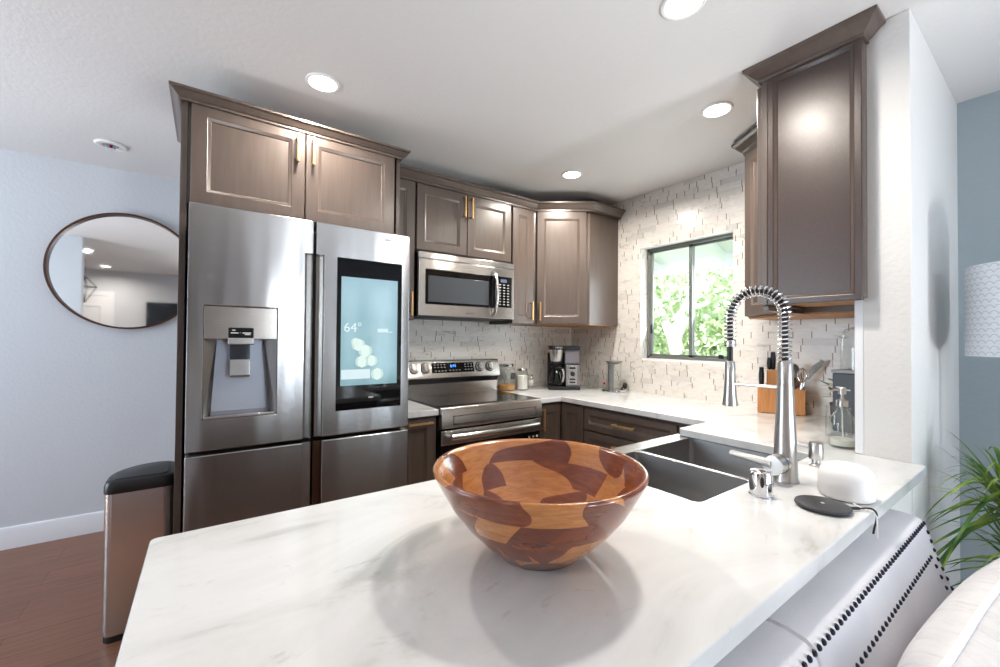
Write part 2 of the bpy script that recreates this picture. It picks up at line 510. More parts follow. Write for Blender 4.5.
# ------------------------------------------------------------------ mesh helpers
class MB:
    def __init__(self):
        self.bm = bmesh.new()

    def face(self, vs, mi=0):
        try:
            f = self.bm.faces.new(vs)
            f.material_index = mi
            return f
        except ValueError:
            return None

    def v(self, p):
        return self.bm.verts.new(p)

    def box(self, x0, x1, y0, y1, z0, z1, mi=0):
        a = [self.v((x, y, z)) for z in (z0, z1) for x, y in ((x0, y0), (x1, y0), (x1, y1), (x0, y1))]
        for q in ((3, 2, 1, 0), (4, 5, 6, 7), (0, 1, 5, 4), (1, 2, 6, 5), (2, 3, 7, 6), (3, 0, 4, 7)):
            self.face([a[i] for i in q], mi)
        return self

    def loft(self, loops, cap0=True, cap1=True, closed=True, mi=0):
        L = [[self.v(p) for p in lp] for lp in loops]
        n = len(L[0])
        for a, b in zip(L, L[1:]):
            for i in range(n if closed else n - 1):
                j = (i + 1) % n
                self.face([a[i], a[j], b[j], b[i]], mi)
        if cap0:
            self.face(list(reversed(L[0])), mi)
        if cap1:
            self.face(L[-1], mi)
        return self

    def prism(self, poly, z0, z1, mi=0):
        return self.loft([[(x, y, z0) for x, y in poly], [(x, y, z1) for x, y in poly]], mi=mi)

    def prism_x(self, poly, x0, x1, mi=0):
        """poly of (y, z), extruded along x"""
        return self.loft([[(x0, y, z) for y, z in poly], [(x1, y, z) for y, z in poly]], mi=mi)

    def prism_y(self, poly, y0, y1, mi=0):
        return self.loft([[(x, y0, z) for x, z in poly], [(x, y1, z) for x, z in poly]], mi=mi)

    def tube(self, pts, r, seg=12, caps=True, mi=0, flat=1.0, flat_axis=None):
        pts = [Vector(p) for p in pts]
        rs = r if isinstance(r, (list, tuple)) else [r] * len(pts)
        loops = []
        ref = None
        for i, p in enumerate(pts):
            t = (pts[min(i + 1, len(pts) - 1)] - pts[max(i - 1, 0)]).normalized()
            if ref is None:
                ref = Vector(flat_axis) if flat_axis else (Vector((0, 0, 1)) if abs(t.z) < 0.9 else Vector((1, 0, 0)))
            a = (ref - t * ref.dot(t)).normalized()
            b = t.cross(a)
            ref = a
            loops.append([p + a * (math.cos(k * 2 * PI / seg) * rs[i] * flat) + b * (math.sin(k * 2 * PI / seg) * rs[i]) for k in range(seg)])
        return self.loft(loops, caps, caps, mi=mi)

    def cyl(self, p0, p1, r0, r1=None, seg=24, caps=True, mi=0):
        return self.tube([p0, p1], [r0, r0 if r1 is None else r1], seg, caps, mi)

    def lathe(self, prof, c=(0, 0, 0), seg=36, mi=0, sx=1.0, sy=1.0):
        rings = []
        for r, z in prof:
            if r < 1e-5:
                rings.append([self.v((c[0], c[1], c[2] + z))])
            else:
                rings.append([self.v((c[0] + r * sx * math.cos(k * 2 * PI / seg), c[1] + r * sy * math.sin(k * 2 * PI / seg), c[2] + z)) for k in range(seg)])
        for a, b in zip(rings, rings[1:]):
            for k in range(seg):
                j = (k + 1) % seg
                if len(a) == 1 and len(b) == 1:
                    continue
                if len(a) == 1:
                    self.face([a[0], b[j], b[k]], mi)
                elif len(b) == 1:
                    self.face([a[k], a[j], b[0]], mi)
                else:
                    self.face([a[k], a[j], b[j], b[k]], mi)
        return self

    def sphere(self, c, r, seg=14, rings=8, mi=0, sz=1.0):
        prof = [(r * math.sin(PI * i / rings), -r * sz * math.cos(PI * i / rings)) for i in range(rings + 1)]
        return self.lathe(prof, c, seg, mi)

    def door(self, o, u, w, W, H, th=0.021, rail=0.056, mi=0):
        """cabinet front with a moulded recessed panel; o = lower left of the back plane"""
        o, u, w = Vector(o), Vector(u).normalized(), Vector(w).normalized()
        z = Vector((0, 0, 1))
        rail = min(rail, 0.27 * min(W, H))
        steps = [(0, 0), (0, th - 0.003), (0.003, th), (rail, th), (rail + 0.004, th - 0.003), (rail + 0.012, th - 0.006), (rail + 0.016, th - 0.011), (rail + 0.03, th - 0.011)]
        steps = [s for s in steps if s[0] < min(W, H) / 2 - 0.002]
        loops = [[o + u * i + z * i + w * d, o + u * (W - i) + z * i + w * d, o + u * (W - i) + z * (H - i) + w * d, o + u * i + z * (H - i) + w * d] for i, d in steps]
        return self.loft(loops, mi=mi)

    def pull(self, c, axis, w, L, r=0.0055, stand=0.030):
        """square bar pull with two posts; c on the front surface"""
        c, axis, w = Vector(c), Vector(axis).normalized(), Vector(w).normalized()
        b = axis.cross(w)

        def bar(p0, p1, h):
            t = (p1 - p0).normalized()
            a1 = w if abs(t.dot(w)) < 0.5 else axis
            a2 = t.cross(a1)
            self.loft([[p + a1 * h + a2 * h, p - a1 * h + a2 * h, p - a1 * h - a2 * h, p + a1 * h - a2 * h] for p in (p0, p1)])
        bar(c + w * stand - axis * L / 2, c + w * stand + axis * L / 2, r)
        for s in (-1, 1):
            q = c + axis * s * (L / 2 - 0.012)
            bar(q, q + w * stand, r * 0.9)
        return self

    def sweep(self, path, prof, side=1, mi=0):
        """horizontal path of (x, y); prof of (outward, z); outward is to the right of travel * side"""
        loops = []
        n = len(path)
        P = [Vector((p[0], p[1])) for p in path]
        for i in range(n):
            def nrm(a, b):
                d = (b - a).normalized()
                return Vector((d.y, -d.x)) * side
            if i == 0:
                m = nrm(P[0], P[1])
            elif i == n - 1:
                m = nrm(P[-2], P[-1])
            else:
                n1, n2 = nrm(P[i - 1], P[i]), nrm(P[i], P[i + 1])
                m = (n1 + n2).normalized()
                m = m / max(m.dot(n1), 0.2)
            loops.append([(P[i].x + m.x * o, P[i].y + m.y * o, z) for o, z in prof])
        return self.loft(loops, mi=mi)


def root_loc(o):
    while o.parent:
        o = o.parent
    return Vector(o.location)


def obj(name, mb, mats, parent=None, world=True, bevel=0.0, angle=35, smooth=True, seg=2, kind=None, label=None):
    bm = mb.bm
    bmesh.ops.recalc_face_normals(bm, faces=bm.faces)
    if parent is not None and world:
        bmesh.ops.translate(bm, verts=bm.verts, vec=-root_loc(parent))
    me = bpy.data.meshes.new(name)
    bm.to_mesh(me)
    bm.free()
    for m in (mats if isinstance(mats, (list, tuple)) else [mats]):
        me.materials.append(m)
    if smooth:
        me.polygons.foreach_set('use_smooth', [True] * len(me.polygons))
        me.set_sharp_from_angle(angle=math.radians(angle))
    o = bpy.data.objects.new(name, me)
    C.objects.link(o)
    if parent is not None:
        o.parent = parent
    if bevel:
        md = o.modifiers.new('edge_round', 'BEVEL')
        md.width = bevel
        md.segments = seg
        md.limit_method = 'ANGLE'
        md.angle_limit = math.radians(40)
        md.harden_normals = True
    if kind:
        o['kind'] = kind
    if label:
        o['label'] = label
    return o


def thing(name, label, cat, loc=(0, 0, 0), rotz=0.0, group=None):
    o = bpy.data.objects.new(name, None)
    o.empty_display_size = 0.05
    C.objects.link(o)
    o.location = loc
    o.rotation_euler = (0, 0, rotz)
    return tag(o, label, cat, group)


def tag(o, label, cat, group=None):
    o['label'] = label
    o['category'] = cat
    if group:
        o['group'] = group
    return o


def recenter(o, loc):
    """move a single-mesh thing's origin to loc, keeping it in place"""
    o.data.transform(Matrix.Translation(-Vector(loc)))
    o.location = loc
    return o


def text_mesh(body, size, mat, parent, M3, name='lettering', extrude=0.0004, label=None):
    """lettering as a flat mesh; M3 maps text x,y,normal to the thing's axes"""
    cu = bpy.data.curves.new(name + '_curve', 'FONT')
    cu.body = body
    cu.size = size
    cu.extrude = extrude
    cu.align_x = 'CENTER'
    cu.align_y = 'CENTER'
    tmp = bpy.data.objects.new(name + '_tmp', cu)
    C.objects.link(tmp)
    dg = bpy.context.evaluated_depsgraph_get()
    me = bpy.data.meshes.new_from_object(tmp.evaluated_get(dg))
    bpy.data.objects.remove(tmp)
    bpy.data.curves.remove(cu)
    me.transform(M3)
    me.materials.clear()
    me.materials.append(mat)
    o = bpy.data.objects.new(name, me)
    C.objects.link(o)
    o.parent = parent
    if label:
        o['label'] = label
    return o


def place3(pos, xaxis, yaxis):
    x, y = Vector(xaxis).normalized(), Vector(yaxis).normalized()
    m = Matrix((x, y, x.cross(y))).transposed().to_4x4()
    m.translation = pos
    return m


def arc_round(poly, radii, n=6):
    """round the corners of a polygon; radii is {index: r}"""
    out = []
    N = len(poly)
    for i, p in enumerate(poly):
        r = radii.get(i, 0)
        p = Vector(p)
        if not r:
            out.append(tuple(p))
            continue
        a = (Vector(poly[i - 1]) - p).normalized()
        b = (Vector(poly[(i + 1) % N]) - p).normalized()
        half = a.angle(b) / 2
        d = r / math.tan(half)
        c = p + (a + b).normalized() * (r / math.sin(half))
        s, e = p + a * d - c, p + b * d - c
        a0 = math.atan2(s.y, s.x)
        da = (math.atan2(e.y, e.x) - a0 + PI) % (2 * PI) - PI
        for k in range(n + 1):
            t = a0 + da * k / n
            out.append((c.x + r * math.cos(t), c.y + r * math.sin(t)))
    return out


# ------------------------------------------------------------------ the setting
XW, YB, HC = 2.80, 2.76, 2.48          # window wall, back wall, ceiling
YL = 3.857                             # hall wall with the mirror
XL = 2.93                              # living room side wall
YS = -2.20                             # living room end wall
XH = -3.40                             # hall and living room left wall


def struct(name, mb, mat, parent=None, **kw):
    return obj(name, mb, mat, parent, kind='structure', **kw)


struct('floor', MB().box(XH - 0.1, XL + 0.1, YS - 0.1, YL + 0.1, -0.12, 0.0), M['floor'], smooth=False)
struct('ceiling', MB().box(XH - 0.1, XL + 0.14, YS - 0.1, YL + 0.1, HC, HC + 0.2), M['ceil'], smooth=False)
struct('wall_left', MB().box(XH, 0.6, YL, YL + 0.1, 0, HC), M['hall'], smooth=False)
struct('wall_back', MB().box(-0.08, XW + 0.15, YB, YB + 0.12, 0, HC), M['tile'], smooth=False)
struct('wall_hall_end', MB().box(0.5, 0.6, YB + 0.12, YL, 0, HC), M['hall'], smooth=False)
WY0, WY1, WZ0, WZ1 = 1.298, 2.0, 1.168, 2.058
w = MB()
w.box(XW, XW + 0.15, 0.452, WY0, 0, HC)
w.box(XW, XW + 0.15, WY1, YB, 0, HC)
w.box(XW, XW + 0.15, WY0, WY1, 0, WZ0)
w.box(XW, XW + 0.15, WY0, WY1, WZ1, HC)
struct('wall_right', w, M['tile'], smooth=False)
struct('wall_divider', MB().box(1.96, XL + 0.02, 0.322, 0.452, 0, HC), M['wall'], bevel=0.004)
struct('wall_splashback', MB().box(1.962, XW, 0.452, 0.474, 0.914, 1.6), M['tile'], smooth=False)
struct('trim_1', MB().box(1.957, 1.962, 0.450, 0.474, 0.915, 1.48), M['trim'], smooth=False)
struct('wall_pony', MB().box(-0.02, 1.958, 0.325, 0.45, 0, 0.8795), M['wall'], smooth=False)
struct('wall_living', MB().box(XL, XL + 0.1, YS, 0.322, 0, HC), M['blue_wall'], smooth=False)
w = MB()   # living room end wall with two openings
for a in ((XH, 0.79, 0, HC), (1.09, 1.59, 0, HC), (1.79, 1.98, 0, HC), (2.38, XL + 0.1, 0, HC), (0.79, 1.09, 0, 0.6), (0.79, 1.09, 2.1, HC), (1.59, 1.79, 2.1, HC), (1.98, 2.38, 2.1, HC)):
    w.box(a[0], a[1], YS - 0.1, YS, a[2], a[3])
struct('wall_front', w, M['hall'], smooth=False)
w = MB()
for a in ((0.9, 1.8, 0, HC), (3.4, YL, 0, HC), (1.8, 3.4, 0, 0.65), (1.8, 3.4, 2.15, HC), (YS, 0.9, 0, HC)):
    w.box(XH - 0.1, XH, a[0], a[1], a[2], a[3])
struct('wall_hall_left', w, M['hall'], smooth=False)
struct('wall_hall_partition', MB().box(XH, -1.2, 0.86, 0.98, 0, HC), M['hall'], smooth=False)
bpts = [(0, 0), (0.014, 0), (0.014, 0.115), (0.008, 0.13), (0, 0.135)]
struct('baseboard_left', MB().sweep([(XH, YL), (0.5, YL)], bpts), M['trim'])
struct('baseboard_living', MB().sweep([(XL, 0.322), (XL, YS)], bpts, side=1), M['trim'])

# kitchen window: two sliding sashes set deep in a tiled opening
fx = XW + 0.085
wf = struct('window_1', MB().box(XW + 0.02, XW + 0.13, WY0, WY1, WZ0, WZ0 + 0.014), M['trim'])
w = MB()
for y0, y1, z0, z1 in ((WY0, WY0 + 0.022, WZ0 + 0.014, WZ1), (WY1 - 0.022, WY1, WZ0 + 0.014, WZ1), (WY0, WY1, WZ0 + 0.014, WZ0 + 0.034), (WY0, WY1, WZ1 - 0.022, WZ1)):
    w.box(fx, fx + 0.05, y0, y1, z0, z1)
obj('window_frame', w, M['winframe'], wf, bevel=0.002)


def sash(x, y0, y1):
    s = MB()
    t = 0.024
    for a, b, c, d in ((y0, y0 + t, WZ0 + 0.034, WZ1 - 0.022), (y1 - t, y1, WZ0 + 0.034, WZ1 - 0.022), (y0, y1, WZ0 + 0.034, WZ0 + 0.034 + t * 0.7), (y0, y1, WZ1 - 0.022 - t * 0.7, WZ1 - 0.022)):
        s.box(x, x + 0.02, a, b, c, d)
    o = obj('window_sash', s, M['winframe'], wf, bevel=0.0015)
    obj('glass_pane', MB().box(x + 0.008, x + 0.012, y0 + t * 0.8, y1 - t * 0.8, WZ0 + 0.04, WZ1 - 0.03), M['pane'], o, smooth=False)


sash(fx + 0.005, 1.628, WY1 - 0.022)
sash(fx + 0.027, WY0 + 0.022, 1.652)
obj('window_latch', MB().box(fx - 0.012, fx + 0.006, 1.945, 1.965, 1.38, 1.45), M['black'], wf, bevel=0.003)
obj('sill_latch', MB().box(fx - 0.01, fx + 0.006, 1.40, 1.43, WZ0 + 0.034, WZ0 + 0.06), M['black'], wf, bevel=0.002)

# living room glazing behind the camera
for nm, x0, x1, z0, z1 in (('window_2', 0.79, 1.09, 0.6, 2.1), ('window_3', 1.59, 1.79, 0.0, 2.1), ('window_5', 1.98, 2.38, 0.0, 2.1)):
    f = MB()
    t = 0.03
    for a, b, c, d in ((x0, x0 + t, z0, z1), (x1 - t, x1, z0, z1), (x0, x1, z0, z0 + t), (x0, x1, z1 - t, z1)):
        f.box(a, b, YS - 0.08, YS - 0.03, c, d)
    o = struct(nm, f, M['trim'])
    obj('glass_pane', MB().box(x0 + 0.02, x1 - 0.02, YS - 0.058, YS - 0.052, z0 + 0.02, z1 - 0.02), M['pane'], o, smooth=False)
f = MB()
for a, b, c, d in ((1.8, 1.85, 0.65, 2.15), (3.35, 3.4, 0.65, 2.15), (1.8, 3.4, 0.65, 0.7), (1.8, 3.4, 2.1, 2.15), (2.57, 2.63, 0.65, 2.15)):
    f.box(XH - 0.08, XH - 0.03, a, b, c, d)
o = struct('window_4', f, M['trim'])
obj('glass_pane', MB().box(XH - 0.058, XH - 0.052, 1.82, 3.38, 0.67, 2.13), M['pane'], o, smooth=False)
# panelled door on the living room end wall, seen in the mirror
dr = struct('door_1', MB().box(-2.2, -1.42, YS, YS + 0.02, 0, 2.03), M['trim'], bevel=0.002)
for zz, hh in ((0.15, 0.75), (1.05, 0.82)):
    for xx in (-2.12, -1.78):
        obj('door_panel', MB().door((xx, YS + 0.02, zz), (1, 0, 0), (0, 1, 0), 0.29, hh, 0.016, 0.03), M['trim'], dr)
w = MB()
w.box(-2.28, -2.2, YS, YS + 0.03, 0, 2.11)
w.box(-1.42, -1.34, YS, YS + 0.03, 0, 2.11)
w.box(-2.2, -1.42, YS, YS + 0.03, 2.03, 2.11)
obj('door_casing', w, M['trim'], dr, bevel=0.003)

# ------------------------------------------------------------------ ceiling fittings


def downlight(x, y, label, power):
    t = thing('recessed_downlight', label, 'ceiling light', (x, y, HC), 0, 'recessed ceiling lights')
    obj('trim_ring', MB().lathe([(0.058, -0.0005), (0.072, -0.0005), (0.074, -0.003), (0.070, -0.007), (0.064, -0.008), (0.058, -0.006)]), M['white'], t, world=False)
    obj('lens', MB().lathe([(0, -0.006), (0.03, -0.0062), (0.0635, -0.0066), (0.0635, -0.002), (0, -0.002)]), M['lens'], t, world=False)
    ld = bpy.data.lights.new('downlight_glow', 'AREA')
    ld.shape = 'DISK'
    ld.size = 0.12
    ld.energy = power
    ld.color = (1.0, 0.93, 0.84)
    ld.spread = math.radians(165)
    lo = bpy.data.objects.new('downlight_glow', ld)
    C.objects.link(lo)
    lo.parent = t
    lo.location = (0, 0, -0.016)


downlight(0.41, 1.97, 'recessed ceiling light over the floor in front of the refrigerator', 13)
downlight(1.31, 0.77, 'recessed ceiling light over the peninsula, cut by the top edge of the picture', 14)
downlight(2.055, 1.03, 'recessed ceiling light beside the big brown end cabinet on the right', 12)
downlight(2.055, 2.03, 'recessed ceiling light in front of the diagonal corner cabinet, the smallest looking', 16)
downlight(-1.34, 0.0, 'recessed ceiling light seen in the round mirror nearer its top', 10)
downlight(-1.38, -1.6, 'recessed ceiling light seen in the round mirror just above the door', 10)

t = thing('fire_sprinkler', 'small white recessed sprinkler head with a red bulb on the ceiling above the mirror', 'sprinkler', (-0.488, 3.372, HC))
obj('escutcheon', MB().lathe([(0.034, -0.001), (0.075, -0.001), (0.077, -0.005), (0.068, -0.012), (0.046, -0.013), (0.034, -0.006)]), M['white'], t, world=False)
obj('recess_cup', MB().lathe([(0, -0.0015), (0.036, -0.0015), (0.040, -0.008), (0.036, -0.008), (0, -0.003)]), M['midgrey'], t, world=False)
obj('glass_bulb', MB().cyl((0, 0, -0.004), (0, 0, -0.026), 0.007), M['red'], t, world=False)
w = MB()
for k in range(2):
    a = k * PI
    w.tube([(0.022 * math.cos(a), 0.022 * math.sin(a), -0.003), (0.02 * math.cos(a), 0.02 * math.sin(a), -0.02), (0, 0, -0.03)], 0.004, 8)
w.lathe([(0, -0.032), (0.024, -0.031), (0.024, -0.029), (0, -0.028)])
obj('deflector', w, M['chrome'], t, world=False)

# ------------------------------------------------------------------ mirror on the hall wall
t = thing('round_mirror', 'round wall mirror with a thin dark bronze frame on the pale hall wall', 'mirror', (-0.455, YL, 1.775))
w = MB()
R0 = 0.402
prof = [(R0, 0.0), (R0, -0.040), (R0 - 0.012, -0.040), (R0 - 0.012, -0.010), (R0 - 0.012, 0.0)]
seg = 72
w.loft([[((r) * math.cos(2 * PI * k / seg), y, r * math.sin(2 * PI * k / seg)) for r, y in prof] for k in range(seg)] + [[(r, y, 0) for r, y in prof]], False, False)
bmesh.ops.remove_doubles(w.bm, verts=w.bm.verts, dist=1e-5)
obj('frame', w, M['bronze'], t, world=False)
w = MB()
w.loft([[((R0 - 0.011) * math.cos(2 * PI * k / seg), y, (R0 - 0.011) * math.sin(2 * PI * k / seg)) for k in range(seg)] for y in (-0.001, -0.008)])
obj('mirror_glass', w, M['mirror'], t, world=False)

# ------------------------------------------------------------------ refrigerator
YF = 1.988
f = thing('refrigerator', 'large stainless four-door refrigerator with a lit touchscreen and a water dispenser', 'refrigerator', (0.39, 2.35, 0))
obj('body', MB().box(-0.058, 0.842, 2.085, 2.74, 0.03, 1.825), M['darkgrey'], f, bevel=0.004)
obj('kick_grille', MB().box(-0.05, 0.83, 2.03, 2.085, 0.0, 0.045), M['black'], f, bevel=0.003)


def wall_with_hole(mb, outer, hole, y, mi=0):
    """front face at y of an L-shaped outline around a rectangular hole"""
    x0, x1, xg, z0, zg, z1 = outer
    a, b, c, d = hole
    A = mb.v((x0, y, z0)); B = mb.v((xg, y, z0)); Cc = mb.v((xg, y, zg)); D = mb.v((x1, y, zg)); E = mb.v((x1, y, z1)); F = mb.v((x0, y, z1))
    p = [mb.v((a, y, c)), mb.v((b, y, c)), mb.v((b, y, d)), mb.v((a, y, d))]
    mb.face([A, B, p[1], p[0]]); mb.face([B, Cc, p[2], p[1]]); mb.face([Cc, D, E, F, p[3], p[2]]); mb.face([F, A, p[0], p[3]])
    return [A, B, Cc, D, E, F], p


# upper left door with the dispenser
x0, x1, xg, z0, zg, z1 = -0.064, 0.386, 0.352, 0.874, 1.70, 1.850
hx0, hx1, hz0, hz1 = -0.012, 0.246, 0.997, 1.448
w = MB()
fo, fh = wall_with_hole(w, (x0, x1, xg, z0, zg, z1), (hx0, hx1, hz0, hz1), YF)
bo = [w.v((v.co.x, 2.078, v.co.z)) for v in fo]
for i in range(6):
    j = (i + 1) % 6
    w.face([fo[j], fo[i], bo[i], bo[j]])
w.face(bo)
bh = [w.v((v.co.x, 2.066, v.co.z)) for v in fh]
for i in range(4):
    j = (i + 1) % 4
    w.face([fh[i], fh[j], bh[j], bh[i]])
w.face(list(reversed(bh)))
d1 = obj('upper_left_door', w, M['steel_door'], f, bevel=0.005, label='upper left stainless door with the dispenser')
obj('handle_channel', MB().prism([(xg + 0.001, YF + 0.012), (xg + 0.012, YF + 0.030), (x1 - 0.002, YF + 0.006), (x1 - 0.001, 2.078), (xg + 0.001, 2.078)], z0, zg - 0.001), M['steel'], d1)
# dispenser
dp = obj('dispenser', MB().box(hx0 + 0.002, hx1 - 0.002, YF - 0.002, 2.03, 1.316, hz1 - 0.002), m_steel('warm_steel', (0.46, 0.42, 0.385, 1), 0.26), f, bevel=0.002, label='brushed brownish dispenser panel')
w = MB()
cy = 2.064
w.loft([[(hx0 + 0.001, YF + 0.002, hz0 + 0.001), (hx0 + 0.001, YF + 0.002, 1.315), (hx0 + 0.001, cy, 1.315), (hx0 + 0.001, cy, hz0)],
        [(hx0 + 0.028, YF + 0.03, hz0 + 0.02), (hx0 + 0.045, YF + 0.03, 1.315), (hx0 + 0.045, cy, 1.315), (hx0 + 0.028, cy, hz0 + 0.02)]])
obj('dispenser_cheek', w, M['steel_dark'], dp)
w = MB()
w.loft([[(hx1 - 0.001, YF + 0.002, hz0 + 0.001), (hx1 - 0.001, YF + 0.002, 1.315), (hx1 - 0.001, cy, 1.315), (hx1 - 0.001, cy, hz0)],
        [(hx1 - 0.028, YF + 0.03, hz0 + 0.02), (hx1 - 0.045, YF + 0.03, 1.315), (hx1 - 0.045, cy, 1.315), (hx1 - 0.028, cy, hz0 + 0.02)]])
obj('dispenser_cheek', w, M['steel_dark'], dp)
w = MB()
w.loft([[(hx0 + 0.04, cy, 1.315), (hx1 - 0.04, cy, 1.315), (hx1 - 0.04, cy - 0.004, 1.315), (hx0 + 0.04, cy - 0.004, 1.315)],
        [(hx0 + 0.026, cy, 1.02), (hx1 - 0.026, cy, 1.02), (hx1 - 0.026, cy - 0.022, 1.02), (hx0 + 0.026, cy - 0.022, 1.02)],
        [(hx0 + 0.026, cy, 1.005), (hx1 - 0.026, cy, 1.005), (hx1 - 0.026, cy - 0.05, 1.005), (hx0 + 0.026, cy - 0.05, 1.005)]])
obj('dispenser_back', w, M['cavity'], dp)
obj('drip_tray', MB().box(hx0 + 0.004, hx1 - 0.004, YF - 0.004, cy, hz0 + 0.001, hz0 + 0.012), M['steel'], dp, bevel=0.002)
obj('nozzle_collar', MB().box(0.068, 0.160, YF - 0.012, 2.03, 1.292, 1.322), M['steel'], dp, bevel=0.006)
ds = obj('control_display', MB().box(0.070, 0.158, YF - 0.010, 2.0, 1.322, 1.362), M['gloss'], dp, bevel=0.003)
w = MB()
for xx, zz, ww in ((0.082, 1.350, 0.012), (0.078, 1.339, 0.026), (0.118, 1.339, 0.030), (0.126, 1.333, 0.020), (0.110, 1.340, 0.0015)):
    w.box(xx, xx + ww, YF - 0.0106, YF - 0.0098, zz, zz + 0.004)
obj('display_print', w, M['print'], dp)
obj('water_paddle', MB().prism_x([(2.0, 1.292), (1.996, 1.235), (2.03, 1.235), (2.035, 1.292)], 0.077, 0.148), M['tint'], dp, bevel=0.004)
obj('ice_paddle', MB().prism_x([(1.994, 1.234), (1.988, 1.166), (1.994, 1.158), (2.022, 1.160), (2.03, 1.234)], 0.076, 0.149), M['steel'], dp, bevel=0.006)

# upper right door with the screen
x0, x1, xg = 0.396, 0.846, 0.430
w = MB()
w.prism_y([(xg, z0), (x1, z0), (x1, z1), (x0, z1), (x0, zg), (xg, zg)], YF, 2.078)
d2 = obj('upper_right_door', w, M['steel_door'], f, bevel=0.005, label='upper right stainless door with the touchscreen')
obj('handle_channel', MB().prism([(x0 + 0.002, YF + 0.006), (xg - 0.012, YF + 0.030), (xg - 0.001, YF + 0.012), (xg - 0.001, 2.078), (x0 + 0.002, 2.078)], z0, zg - 0.001), M['steel'], d2)
sc = obj('touchscreen', MB().box(0.488, 0.803, YF - 0.003, YF + 0.004, 0.985, 1.70), M['gloss'], f, bevel=0.0015, label='black glass touchscreen')
obj('display', MB().box(0.507, 0.780, YF - 0.0042, YF - 0.003, 1.100, 1.612), M['screen'], sc, smooth=False, label='lit pale blue-green display picture')
w = MB()


def tulip(cx, cz, r, mi):
    for dx, rz, q in ((-0.45, 0.85, 0.62), (0.45, 0.85, 0.62), (0.0, 1.0, 0.7)):
        ctr = (cx + dx * r, YF - 0.0046 - 0.0001 * (dx == 0), cz)
        w.loft([[(ctr[0] + q * r * math.cos(2 * PI * k / 16), ctr[1], ctr[2] + rz * r * math.sin(2 * PI * k / 16)) for k in range(16)],
                [(ctr[0] + q * r * math.cos(2 * PI * k / 16), ctr[1] + 0.0003, ctr[2] + rz * r * math.sin(2 * PI * k / 16)) for k in range(16)]], mi=mi if dx == 0 else 1)


for cx, cz, r in ((0.588, 1.292, 0.026), (0.622, 1.262, 0.027), (0.606, 1.212, 0.026), (0.652, 1.215, 0.024), (0.680, 1.150, 0.026), (0.575, 1.305, 0.018)):
    tulip(cx, cz, r * 1.12, 0)
obj('tulip_picture', w, [M['petal'], M['petal2']], sc, smooth=False)
obj('message_card', MB().box(0.510, 0.645, YF - 0.0052, YF - 0.0044, 1.130, 1.175), M['card'], sc, smooth=False)
w = MB()
w.box(0.680, 0.755, YF - 0.0050, YF - 0.0044, 1.353, 1.356)
w.box(0.680, 0.732, YF - 0.0050, YF - 0.0044, 1.354, 1.371)
obj('weather_text', w, M['card'], sc, smooth=False)
base_f = root_loc(f)
text_mesh('64\u00b0', 0.062, M['card'], sc, place3(Vector((0.562, YF - 0.005, 1.372)) - base_f, (1, 0, 0), (0, 0, 1)), 'temperature_readout')
text_mesh('SAMSUNG', 0.020, M['badge'], f, place3(Vector((0.757, YF - 0.001, 1.812)) - base_f, (1, 0, 0), (0, 0, 1)), 'brand_lettering')
obj('screen_sensor', MB().box(0.640, 0.662, YF - 0.0036, YF - 0.002, 1.036, 1.042), M['print'], sc, smooth=False)
# lower doors
for nm, xa, xb, ga, gb, lab in (('lower_left_door', -0.064, 0.352, 0.353, 0.386, 'lower left stainless door'), ('lower_right_door', 0.430, 0.846, 0.396, 0.429, 'lower right stainless door')):
    d = obj(nm, MB().box(xa, xb, YF, 2.078, 0.05, 0.858), M['steel_door'], f, bevel=0.005, label=lab)
    obj('handle_channel', MB().box(ga, gb, YF + 0.016, 2.078, 0.05, 0.856), M['steel'] if ga < 0.39 else M['bronze'], d)  # bronze on the right channel stands in for its brown reflection

# ------------------------------------------------------------------ cabinets
CROWN = [(0.0, 0.0), (0.010, 0.0), (0.010, 0.016), (0.020, 0.022), (0.034, 0.036), (0.050, 0.054), (0.058, 0.058), (0.066, 0.062), (0.066, 0.078), (0.0, 0.078)]


def crown(path, z, side=1, s=1.0):
    return MB().sweep(path, [(o * s, z + zz * s) for o, zz in CROWN], side)


# cabinet over the refrigerator with its tall side panels
yc = 2.20
t = thing('wall_cabinet', 'two-door brown cabinet above the refrigerator with tall side panels', 'cabinet', (0.39, yc, 1.89))
obj('body', MB().box(-0.078, 0.838, yc + 0.001, YB - 0.002, 1.895, 2.36), M['wood'], t)
obj('side_panel', MB().box(-0.103, -0.079, yc - 0.005, YB - 0.002, 0, 2.36), M['wood'], t, bevel=0.002)
obj('side_panel', MB().box(0.8475, 0.868, yc - 0.005, YB - 0.002, 0.0, 2.36), M['wood'], t, bevel=0.002)
for xa, xb, hx in ((-0.068, 0.3775, 0.344), (0.3825, 0.832, 0.412)):
    d = obj('door', MB().door((xa, yc, 1.895), (1, 0, 0), (0, -1, 0), xb - xa, 0.44), M['wood'], t)
    obj('handle', MB().pull((hx, yc - 0.021, 2.235), (0, 0, 1), (0, -1, 0), 0.135), M['brass'], d, label='brass bar handle')
obj('crown_molding', crown([(-0.103, YB - 0.004), (-0.103, yc - 0.022), (0.868, yc - 0.022), (0.868, YB - 0.004)], 2.322, 1, 0.60), M['wood'], t, angle=14)

